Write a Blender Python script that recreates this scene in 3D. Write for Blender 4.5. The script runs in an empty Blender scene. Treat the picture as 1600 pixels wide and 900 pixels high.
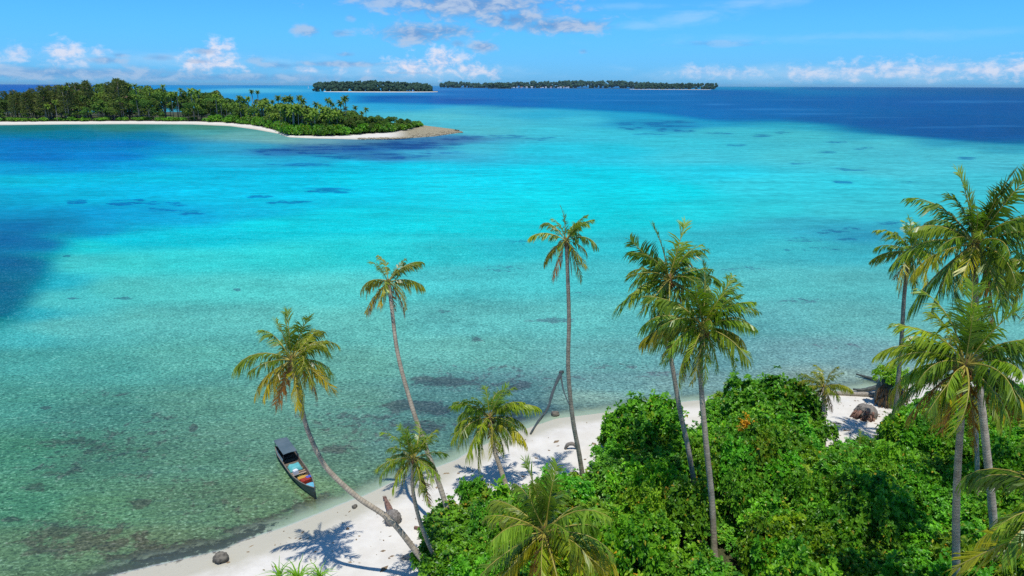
import bpy, bmesh, math, random
import numpy as np
from mathutils import Vector, Matrix, Euler

S = bpy.context.scene
C = S.collection
PI = math.pi
rnd = random.Random(7)
nr = np.random.default_rng(7)

# ------------------------------------------------------------------ camera
CAM_H, LENS = 32.0, 24.0
F_PX = 1600 * LENS / 36
PITCH = math.atan((450 - 133.5) / F_PX)
ROLL = math.atan(5 / 1600)
cam_data = bpy.data.cameras.new('camera')
cam_data.lens = LENS
cam_data.sensor_width = 36
cam_data.clip_start = 0.5
cam_data.clip_end = 200000
cam = bpy.data.objects.new('camera', cam_data)
C.objects.link(cam)
fw = np.array([0, math.cos(PITCH), -math.sin(PITCH)])
r0 = np.array([1.0, 0, 0])
u0 = np.cross(r0, fw)
cr, sr = math.cos(ROLL), math.sin(ROLL)
RT, UP = r0 * cr + u0 * sr, u0 * cr - r0 * sr
cam.matrix_world = Matrix(((RT[0], UP[0], -fw[0], 0), (RT[1], UP[1], -fw[1], 0),
                           (RT[2], UP[2], -fw[2], CAM_H), (0, 0, 0, 1)))
S.camera = cam

# ------------------------------------------------------------------ sun, sky, exposure
SHADOW = Vector((-0.01, 0.20, -1.0)).normalized()      # way the sunlight travels
sun_el = math.asin(-SHADOW.z)
sun_az = math.atan2(-SHADOW.x, -SHADOW.y)
sd = bpy.data.lights.new('sun', 'SUN')
sd.energy = 4.2
sd.angle = math.radians(0.53)
sd.color = (1.0, 0.965, 0.90)
sun = bpy.data.objects.new('sun', sd)
sun.rotation_euler = SHADOW.to_track_quat('-Z', 'Y').to_euler()
sun.location = (0, 0, 200)
C.objects.link(sun)
S.view_settings.view_transform = 'Standard'
S.view_settings.look = 'None'
S.view_settings.exposure = 0.0
S.view_settings.gamma = 1.0
S.cycles.max_bounces = 8
S.cycles.transparent_max_bounces = 12
S.cycles.use_denoising = False


class NT:
    """small helper to write node trees"""
    def __init__(s, tree):
        s.t = tree
        tree.nodes.clear()

    def n(s, kind, **kw):
        nd = s.t.nodes.new(kind)
        for k, v in kw.items():
            if k.startswith('i_'):
                key = k[2:].replace('_', ' ')
                sock = nd.inputs[int(key)] if key.isdigit() else nd.inputs[key]
                s.put(sock, v)
            else:
                setattr(nd, k, v)
        return nd

    def put(s, sock, v):
        if isinstance(v, bpy.types.NodeSocket):
            s.t.links.new(v, sock)
        elif isinstance(v, bpy.types.Node):
            s.t.links.new(v.outputs[0], sock)
        elif isinstance(v, (tuple, list)) and sock.type == 'RGBA' and len(v) == 3:
            sock.default_value = (*v, 1)
        elif isinstance(v, (int, float)) and sock.type == 'RGBA':
            sock.default_value = (v, v, v, 1)
        else:
            sock.default_value = v

    def math(s, op, a, b=0.0, c=0.0, clamp=False):
        nd = s.t.nodes.new('ShaderNodeMath')
        nd.operation = op
        nd.use_clamp = clamp
        for i, v in enumerate((a, b, c)):
            s.put(nd.inputs[i], v)
        return nd.outputs[0]

    def mix(s, fac, a, b, blend='MIX'):
        nd = s.t.nodes.new('ShaderNodeMix')
        nd.data_type = 'RGBA'
        nd.blend_type = blend
        nd.clamp_factor = True
        s.put(nd.inputs[0], fac)
        s.put(nd.inputs[6], a)
        s.put(nd.inputs[7], b)
        return nd.outputs[2]

    def maprange(s, v, a, b, c=0.0, d=1.0, smooth=True):
        nd = s.t.nodes.new('ShaderNodeMapRange')
        nd.interpolation_type = 'SMOOTHSTEP' if smooth else 'LINEAR'
        for i, x in enumerate((v, a, b, c, d)):
            s.put(nd.inputs[i], x)
        return nd.outputs[0]

    def noise(s, vec, scale, detail=3.0, rough=0.55, dist=0.0):
        nd = s.n('ShaderNodeTexNoise', i_Scale=scale, i_Detail=detail, i_Roughness=rough, i_Distortion=dist)
        if vec is not None:
            s.put(nd.inputs['Vector'], vec)
        return nd.outputs[0]

    def scaled(s, vec, sc):
        nd = s.n('ShaderNodeMapping')
        s.put(nd.inputs['Vector'], vec)
        nd.inputs['Scale'].default_value = sc
        return nd.outputs[0]

    def attr(s, name, out='Fac'):
        nd = s.n('ShaderNodeAttribute', attribute_name=name)
        return nd.outputs[out]


def lin(c):
    c = np.asarray(c, float) / 255.0
    return np.where(c <= 0.04045, c / 12.92, ((c + 0.055) / 1.055) ** 2.4)


def px_ang(px, py):
    """azimuth and sine of elevation (radians) of the view through a pixel"""
    d = fw + RT * (px - 800) / F_PX - UP * (py - 450) / F_PX
    d /= np.linalg.norm(d)
    return math.atan2(d[0], d[1]), d[2]


world = bpy.data.worlds.new('World')
S.world = world
world.use_nodes = True
w = NT(world.node_tree)
sky = w.n('ShaderNodeTexSky', sky_type='NISHITA')
sky.sun_disc = False
sky.sun_elevation = sun_el
sky.sun_rotation = sun_az
sky.altitude = 0
sky.air_density = 1.0
sky.dust_density = 0.25
sky.ozone_density = 1.6
tc = w.n('ShaderNodeTexCoord')
sep = w.n('ShaderNodeSeparateXYZ', i_Vector=tc.outputs['Generated'])
az = w.math('ARCTAN2', sep.outputs[0], sep.outputs[1])
el = sep.outputs[2]
sc0 = w.n('ShaderNodeCombineXYZ', i_X=az, i_Y=el, i_Z=0.0).outputs[0]
SKY_GAIN = 0.10
nz1 = w.noise(w.scaled(sc0, (60, 95, 1)), 1.0, 7.0, 0.62, 0.25)
nz2 = w.noise(w.scaled(sc0, (16, 60, 1)), 1.0, 6.0, 0.6, 0.4)
# clouds: centre x, y, half sizes in pixels of the photograph, density
CUMULUS = [(690, 94, 36, 24, 1), (642, 104, 44, 14, 1), (735, 109, 34, 13, .9), (772, 114, 14, 10, .8), (722, 88, 28, 10, .6),
           (338, 84, 22, 22, .9), (330, 98, 50, 15, .95), (355, 74, 14, 14, .8), (100, 82, 26, 17, .85), (106, 96, 34, 9, .6), (28, 82, 16, 12, .75),
           (155, 80, 16, 7, .6), (478, 110, 20, 6, .6), (535, 110, 10, 7, .6), (578, 112, 9, 6, .6),
           (1095, 112, 36, 12, .55), (1150, 114, 50, 9, .5), (1260, 114, 50, 12, .62), (1340, 110, 50, 15, .72),
           (1400, 108, 40, 14, .72), (1460, 109, 45, 14, .72), (1530, 110, 45, 13, .75), (1590, 107, 30, 15, .8),
           (1660, 108, 50, 14, .75), (1750, 110, 70, 13, .7), (-60, 92, 50, 14, .7), (-160, 96, 60, 14, .7)]
GREY = [(740, 6, 165, 30, 1), (800, 30, 75, 18, 1), (620, 2, 80, 14, .8), (700, 0, 80, 18, 1), (870, 40, 95, 14, 1), (655, 52, 72, 18, 1), (690, 48, 70, 12, .9), (715, 68, 14, 7, .6),
        (755, 73, 26, 9, .95), (480, 48, 21, 9, .8), (532, 52, 20, 6, .6), (548, 28, 8, 6, .4), (540, 85, 16, 4, .6), (440, 102, 40, 6, .6),
        (530, 100, 70, 5, .8), (320, 80, 16, 5, .8), (308, 96, 18, 3, .8), (250, 90, 24, 5, .55), (165, 94, 22, 6, .75),
        (185, 86, 12, 4, .6), (400, 94, 14, 6, .5), (912, 80, 8, 4, .5), (640, 114, 60, 2, .4), (90, 114, 230, 10, .75), (330, 121, 300, 7, .6),
        (1110, 68, 70, 5, .35), (1150, 70, 40, 3, .3)]
WISP = [(1075, 28, 70, 12, .4), (1000, 40, 40, 8, .3), (1180, 4, 90, 8, .35), (960, 10, 80, 6, .22), (1300, 58, 300, 8, .18),
        (250, 92, 260, 12, .3), (650, 112, 200, 14, .4), (1300, 116, 330, 16, .4)]


def cloud_mask(lst, nz, amt, edge):
    tot = None
    for (px, py, rx, ry, den) in lst:
        a, e = px_ang(px, py)
        mp = w.n('ShaderNodeMapping')
        w.put(mp.inputs['Vector'], sc0)
        sx, sy = F_PX / rx * 0.85, F_PX / ry * 0.85
        mp.inputs['Scale'].default_value = (sx, sy, 1)
        mp.inputs['Location'].default_value = (-a * sx, -e * sy, 0)
        ln = w.n('ShaderNodeVectorMath', operation='LENGTH')
        w.put(ln.inputs[0], mp.outputs[0])
        v = w.math('SUBTRACT', 1.0, ln.outputs['Value'])
        v = w.math('MULTIPLY_ADD', w.math('SUBTRACT', nz, 0.5), amt, v)
        v = w.maprange(v, 0.0, edge, 0.0, den)
        tot = v if tot is None else w.math('MAXIMUM', tot, v)
    return tot


m_cu = w.math('MULTIPLY', cloud_mask(CUMULUS, nz1, 2.3, 1.0), .9)
nz3 = w.noise(w.scaled(sc0, (30, 62, 1)), 1.0, 7.0, 0.6, 0.3)
m_gr = cloud_mask(GREY, nz3, 2.4, 0.9)
m_wi = cloud_mask(WISP, nz2, 2.2, 1.2)
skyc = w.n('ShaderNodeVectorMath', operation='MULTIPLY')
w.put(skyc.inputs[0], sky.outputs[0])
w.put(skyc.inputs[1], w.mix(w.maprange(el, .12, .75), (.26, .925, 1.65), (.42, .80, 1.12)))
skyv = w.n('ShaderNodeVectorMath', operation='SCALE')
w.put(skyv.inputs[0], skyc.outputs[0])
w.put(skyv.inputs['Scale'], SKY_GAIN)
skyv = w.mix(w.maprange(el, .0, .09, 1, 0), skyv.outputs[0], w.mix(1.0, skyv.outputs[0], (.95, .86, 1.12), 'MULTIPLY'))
col = w.mix(m_wi, skyv, tuple(lin((190, 222, 250))))
cu_col = w.mix(w.maprange(nz1, .35, .62), tuple(lin((165, 200, 244))), tuple(lin((236, 234, 246))))
col = w.mix(m_cu, col, cu_col)
gr_col = w.mix(w.maprange(nz3, .40, .62), tuple(lin((104, 152, 210))), tuple(lin((182, 200, 228))))
col = w.mix(w.math('MULTIPLY', m_gr, .9), col, gr_col)
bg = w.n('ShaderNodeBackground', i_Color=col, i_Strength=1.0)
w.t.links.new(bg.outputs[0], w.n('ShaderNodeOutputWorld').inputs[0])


# ------------------------------------------------------------------ helpers
def ray(px, py):
    return fw + RT * (px - 800) / F_PX - UP * (py - 450) / F_PX


def G(px, py, z=0.0):
    """point where the view through a pixel meets the level z"""
    d = ray(px, py)
    return np.array([0, 0, CAM_H]) + d * ((z - CAM_H) / d[2])


def P(px, py, y):
    """point at forward distance y seen through a pixel"""
    d = ray(px, py)
    return np.array([0, 0, CAM_H]) + d * (y / d[1])


def to_px(p):
    v = np.asarray(p, float) - np.array([0, 0, CAM_H])
    k = np.maximum(v @ fw, 1e-3)
    return 800 + F_PX * (v @ RT) / k, 450 - F_PX * (v @ UP) / k


SHORE_PX = [(-500, 1150), (-200, 1015), (60, 940), (185, 898), (270, 878), (348, 860), (380, 845), (449, 823), (513, 797), (545, 784), (570, 775), (610, 755), (650, 742),
            (690, 728), (714, 719), (738, 704), (780, 685), (828, 668), (870, 654), (945, 645), (1010, 634), (1090, 626),
            (1200, 619), (1310, 611), (1400, 602), (1600, 585), (2000, 560), (2600, 560)]
SH = np.array([G(*p)[:2] for p in SHORE_PX])
o_ = np.argsort(SH[:, 0])
SHS = SH[o_]


def shore_d(x, y):
    """signed distance to the waterline, positive on land"""
    x = np.asarray(x, float); y = np.asarray(y, float)
    best = np.full(x.shape, 1e9)
    for i in range(len(SHS) - 1):
        a, b = SHS[i], SHS[i + 1]
        ab = b - a
        t = np.clip(((x - a[0]) * ab[0] + (y - a[1]) * ab[1]) / (ab @ ab), 0, 1)
        d = np.hypot(x - a[0] - t * ab[0], y - a[1] - t * ab[1])
        best = np.minimum(best, d)
    ys = np.interp(x, SHS[:, 0], SHS[:, 1])
    return np.where(y < ys, best, -best)


def land_z(x, y):
    d = shore_d(x, y)
    wob = 0.04 * np.sin(0.9 * x + 0.5 * y) + 0.03 * np.sin(1.7 * y - 0.6 * x)
    up = 1.15 * (1 - np.exp(-np.maximum(d, 0) * 0.11)) + wob * np.clip(d / 4, 0, 1)
    dn = -1.6 * (1 - np.exp(-np.maximum(-d, 0) * 0.05))
    return np.where(d > 0, up, dn)


def GT(px, py):
    z = 0.0
    for _ in range(6):
        p = G(px, py, z)
        z = float(land_z(p[0], p[1]))
    return np.array([p[0], p[1], z])


def new_mesh(name, V, F, smooth=False, mats=(), midx=None):
    me = bpy.data.meshes.new(name)
    V = V.tolist() if isinstance(V, np.ndarray) else V
    F = F.tolist() if isinstance(F, np.ndarray) else F
    me.from_pydata(V, [], F)
    for m in mats:
        me.materials.append(m)
    if smooth:
        me.polygons.foreach_set('use_smooth', [True] * len(me.polygons))
    if midx is not None:
        me.polygons.foreach_set('material_index', midx)
    me.update()
    return me


def fattr(me, name, vals):
    a = me.attributes.new(name, 'FLOAT', 'POINT')
    a.data.foreach_set('value', np.asarray(vals, np.float32).ravel())


def cattr(me, name, rgb):
    a = me.attributes.new(name, 'FLOAT_COLOR', 'POINT')
    rgba = np.ones((len(rgb), 4), np.float32)
    rgba[:, :3] = rgb
    a.data.foreach_set('color', rgba.ravel())


def obj(name, me, parent=None, loc=(0, 0, 0), rot=(0, 0, 0), scale=(1, 1, 1)):
    o = bpy.data.objects.new(name, me)
    C.objects.link(o)
    o.location = loc
    o.rotation_euler = rot
    o.scale = scale if not isinstance(scale, (int, float)) else (scale,) * 3
    if parent is not None:
        o.parent = parent
    return o


def tag(o, label=None, cat=None, group=None, kind=None):
    if label: o['label'] = label
    if cat: o['category'] = cat
    if group: o['group'] = group
    if kind: o['kind'] = kind
    return o


def thing(name, label, cat, loc, rotz=0.0, group=None, rot=None, scale=1.0):
    o = obj(name, None, None, tuple(loc), rot or (0, 0, rotz), scale)
    o.empty_display_size = 0.3
    return tag(o, label, cat, group)


class MB:
    """collects simple shapes into one mesh"""
    def __init__(s):
        s.V, s.F = [], []

    def add(s, V, F):
        k = len(s.V)
        s.V += [tuple(map(float, v)) for v in V]
        s.F += [tuple(int(i) + k for i in f) for f in F]
        return s

    def box(s, c, d, rz=0.0, taper=1.0):
        x, y, z = d[0] / 2, d[1] / 2, d[2] / 2
        V = []
        for sz in (-1, 1):
            t = taper if sz > 0 else 1
            for sx, sy in ((-1, -1), (1, -1), (1, 1), (-1, 1)):
                a, b = sx * x * t, sy * y * t
                V.append((c[0] + a * math.cos(rz) - b * math.sin(rz), c[1] + a * math.sin(rz) + b * math.cos(rz), c[2] + sz * z))
        return s.add(V, [(3, 2, 1, 0), (4, 5, 6, 7), (0, 1, 5, 4), (1, 2, 6, 5), (2, 3, 7, 6), (3, 0, 4, 7)])

    def tube(s, pts, rad, n=8, caps=True):
        pts = [np.asarray(p, float) for p in pts]
        if isinstance(rad, (int, float)): rad = [rad] * len(pts)
        V, F = [], []
        ref = np.array([0.31, 0.95, 0.08])
        for i, p in enumerate(pts):
            t = pts[min(i + 1, len(pts) - 1)] - pts[max(i - 1, 0)]
            t = t / (np.linalg.norm(t) + 1e-9)
            a = np.cross(t, ref)
            if np.linalg.norm(a) < .1: a = np.cross(t, np.array([1., 0, 0]))
            a /= np.linalg.norm(a)
            b = np.cross(t, a)
            for k in range(n):
                q = 2 * PI * k / n
                V.append(p + rad[i] * (a * math.cos(q) + b * math.sin(q)))
        for i in range(len(pts) - 1):
            for k in range(n):
                k2 = (k + 1) % n
                F.append((i * n + k, i * n + k2, (i + 1) * n + k2, (i + 1) * n + k))
        if caps:
            F.append(tuple(range(n - 1, -1, -1)))
            F.append(tuple((len(pts) - 1) * n + k for k in range(n)))
        return s.add(V, F)

    def build(s, name, mat, smooth=False):
        return new_mesh(name, s.V, s.F, smooth, (mat,))


def spline(pts, n):
    """Catmull-Rom through points"""
    pts = [np.asarray(p, float) for p in pts]
    q = [2 * pts[0] - pts[1]] + pts + [2 * pts[-1] - pts[-2]]
    out = []
    m = len(pts) - 1
    for i in range(n):
        u = i / (n - 1) * m
        k = min(int(u), m - 1)
        t = u - k
        a, b, c, d = q[k], q[k + 1], q[k + 2], q[k + 3]
        out.append(0.5 * (2 * b + (c - a) * t + (2 * a - 5 * b + 4 * c - d) * t * t + (3 * b - a - 3 * c + d) * t ** 3))
    return out


# ------------------------------------------------------------------ materials
def material(name):
    m = bpy.data.materials.new(name)
    m.use_nodes = True
    return m, NT(m.node_tree)


def finish(t, shader):
    t.t.links.new(shader, t.n('ShaderNodeOutputMaterial').inputs[0])


def leaf_material(name, c_dark, c_light, c_old, gloss=0.45, trans=0.3, use_obj=True, rough=.42):
    m, t = material(name)
    tint = t.attr('tint')
    colr = t.mix(tint, c_dark, c_light)
    colr = t.mix(t.maprange(tint, .93, 1.0), colr, c_old)
    if use_obj:
        oi = t.n('ShaderNodeObjectInfo')
        colr = t.mix(1.0, colr, oi.outputs['Color'], 'MULTIPLY')
    p = t.n('ShaderNodeBsdfPrincipled', i_Base_Color=colr, i_Roughness=rough, i_Specular_IOR_Level=gloss)
    tr = t.n('ShaderNodeBsdfTranslucent', i_Color=t.mix(1.0, colr, (1.5, 1.6, .6), 'MULTIPLY'))
    mx = t.n('ShaderNodeMixShader', i_0=trans)
    t.put(mx.inputs[1], p.outputs[0]); t.put(mx.inputs[2], tr.outputs[0])
    finish(t, mx.outputs[0])
    return m


def plain(name, c1, c2=None, scale=4.0, rough=.7, spec=.3, bump=0.0, stretch=(1, 1, 1), obj_col=False):
    m, t = material(name)
    v = t.n('ShaderNodeTexCoord').outputs['Object']
    nz = t.noise(t.scaled(v, stretch), scale, 5.0, .6)
    colr = t.mix(t.maprange(nz, .3, .7), c1, c2 or c1)
    if obj_col:
        colr = t.mix(1.0, colr, t.n('ShaderNodeObjectInfo').outputs['Color'], 'MULTIPLY')
    p = t.n('ShaderNodeBsdfPrincipled', i_Base_Color=colr, i_Roughness=rough, i_Specular_IOR_Level=spec)
    if bump:
        b = t.n('ShaderNodeBump', i_Strength=bump, i_Distance=.05, i_Height=nz)
        t.put(p.inputs['Normal'], b.outputs[0])
    finish(t, p.outputs[0])
    return m


M = {}
M['frond'] = leaf_material('frond_leaf', (.020, .080, .006), (.25, .38, .018), (.42, .30, .09), .40, .26, True, .36)
M['midrib'] = plain('frond_midrib', (.36, .32, .07), (.22, .22, .05), 6, .5, .4, obj_col=True)
M['shrub'] = leaf_material('shrub_leaf', (.030, .15, .006), (.27, .56, .024), (.42, .34, .03), .35, .26, True, .42)
M['far_leaf'] = leaf_material('tree_leaf', (.045, .11, .018), (.15, .27, .04), (.22, .19, .08), .15, .2, True, .7)
M['bark'] = plain('shrub_bark', (.16, .13, .10), (.09, .07, .05), 8, .9, .1, .4)
M['pale_bark'] = plain('pale_bark', (.34, .31, .27), (.20, .18, .15), 5, .9, .1)
M['nut'] = plain('coconut_husk', (.30, .22, .04), (.16, .18, .03), 5, .5, .4, obj_col=True)
M['fibre'] = plain('palm_fibre', (.20, .12, .055), (.10, .06, .03), 14, .9, .1, .5)
M['rock'] = plain('rock', (.20, .18, .14), (.075, .07, .06), 4, .9, .2, .8)
M['root'] = plain('root_mass', (.30, .27, .235), (.13, .115, .10), 7, .95, .1, 1.0)
M['rotten'] = plain('rotten_wood', (.34, .20, .15), (.10, .055, .04), 9, .9, .1, .9)
M['drift'] = plain('driftwood', (.42, .38, .32), (.22, .19, .15), 6, .9, .1, .5, (1, 1, 4))
M['wet_wood'] = plain('wet_wood', (.085, .095, .085), (.04, .05, .045), 5, .5, .3, .4)


def trunk_material():
    m, t = material('palm_trunk')
    v = t.n('ShaderNodeTexCoord').outputs['Object']
    nz = t.noise(v, 2.2, 5, .65)
    nf = t.noise(t.scaled(v, (1, 1, 6)), 6, 4, .6)
    colr = t.mix(t.maprange(nz, .3, .72), (.50, .42, .31), (.27, .22, .16))
    ring = t.math('FRACT', t.math('MULTIPLY', t.attr('along'), 5.2))
    rg = t.maprange(ring, .0, .3, 1.0, 0.0)
    colr = t.mix(t.math('MULTIPLY', rg, .7), colr, (.15, .125, .10))
    colr = t.mix(t.maprange(nf, .55, .8, 0, .6), colr, (.54, .50, .45))
    colr = t.mix(1.0, colr, t.n('ShaderNodeObjectInfo').outputs['Color'], 'MULTIPLY')
    p = t.n('ShaderNodeBsdfPrincipled', i_Base_Color=colr, i_Roughness=.85, i_Specular_IOR_Level=.2)
    b = t.n('ShaderNodeBump', i_Strength=.6, i_Distance=.03, i_Height=nf)
    t.put(p.inputs['Normal'], b.outputs[0])
    finish(t, p.outputs[0])
    return m


M['trunk'] = trunk_material()


def sand_material(name, far=False):
    m, t = material(name)
    v = t.n('ShaderNodeTexCoord').outputs['Object']
    n1 = t.noise(v, .55, 5, .6)
    n2 = t.noise(v, 9.0, 4, .6)
    n3 = t.noise(v, 2.3, 6, .7)
    colr = t.mix(t.maprange(n1, .3, .7), (.68, .645, .575), (.60, .56, .49))
    colr = t.mix(t.maprange(n2, .60, .80, 0, .35), colr, (.50, .47, .41))
    wet = t.math('MULTIPLY_ADD', t.math('SUBTRACT', n1, .5), .5, t.attr('wet'))
    colr = t.mix(t.maprange(wet, .25, .85), colr, (.47, .44, .345))
    bed = t.math('MULTIPLY_ADD', t.math('SUBTRACT', n3, .5), 1.3, t.attr('bed'))
    colr = t.mix(t.maprange(bed, .35, .9, 0, .85), colr, (.30, .33, .22))
    weed = t.math('MULTIPLY_ADD', t.math('SUBTRACT', n3, .5), 2.6, t.attr('weed'))
    colr = t.mix(t.maprange(weed, .30, .80, 0, .92), colr, (.060, .052, .036))
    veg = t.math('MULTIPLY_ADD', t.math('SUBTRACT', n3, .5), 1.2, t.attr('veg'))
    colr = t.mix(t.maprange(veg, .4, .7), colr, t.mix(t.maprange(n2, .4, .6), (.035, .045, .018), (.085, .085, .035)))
    rub = t.math('MULTIPLY_ADD', t.math('SUBTRACT', n3, .5), .8, t.attr('rubble'))
    colr = t.mix(t.maprange(rub, .35, .75), colr, t.mix(t.maprange(n2, .4, .6), (.17, .145, .08), (.40, .35, .24)))
    rgh = t.maprange(wet, .3, .9, .95, .55)
    p = t.n('ShaderNodeBsdfPrincipled', i_Base_Color=colr, i_Roughness=rgh, i_Specular_IOR_Level=.2)
    hh = t.math('MULTIPLY_ADD', n2, .3, n3)
    b = t.n('ShaderNodeBump', i_Strength=.5, i_Distance=.10, i_Height=hh)
    t.put(p.inputs['Normal'], b.outputs[0])
    finish(t, p.outputs[0])
    return m


M['sand'] = sand_material('coral_sand')


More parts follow.
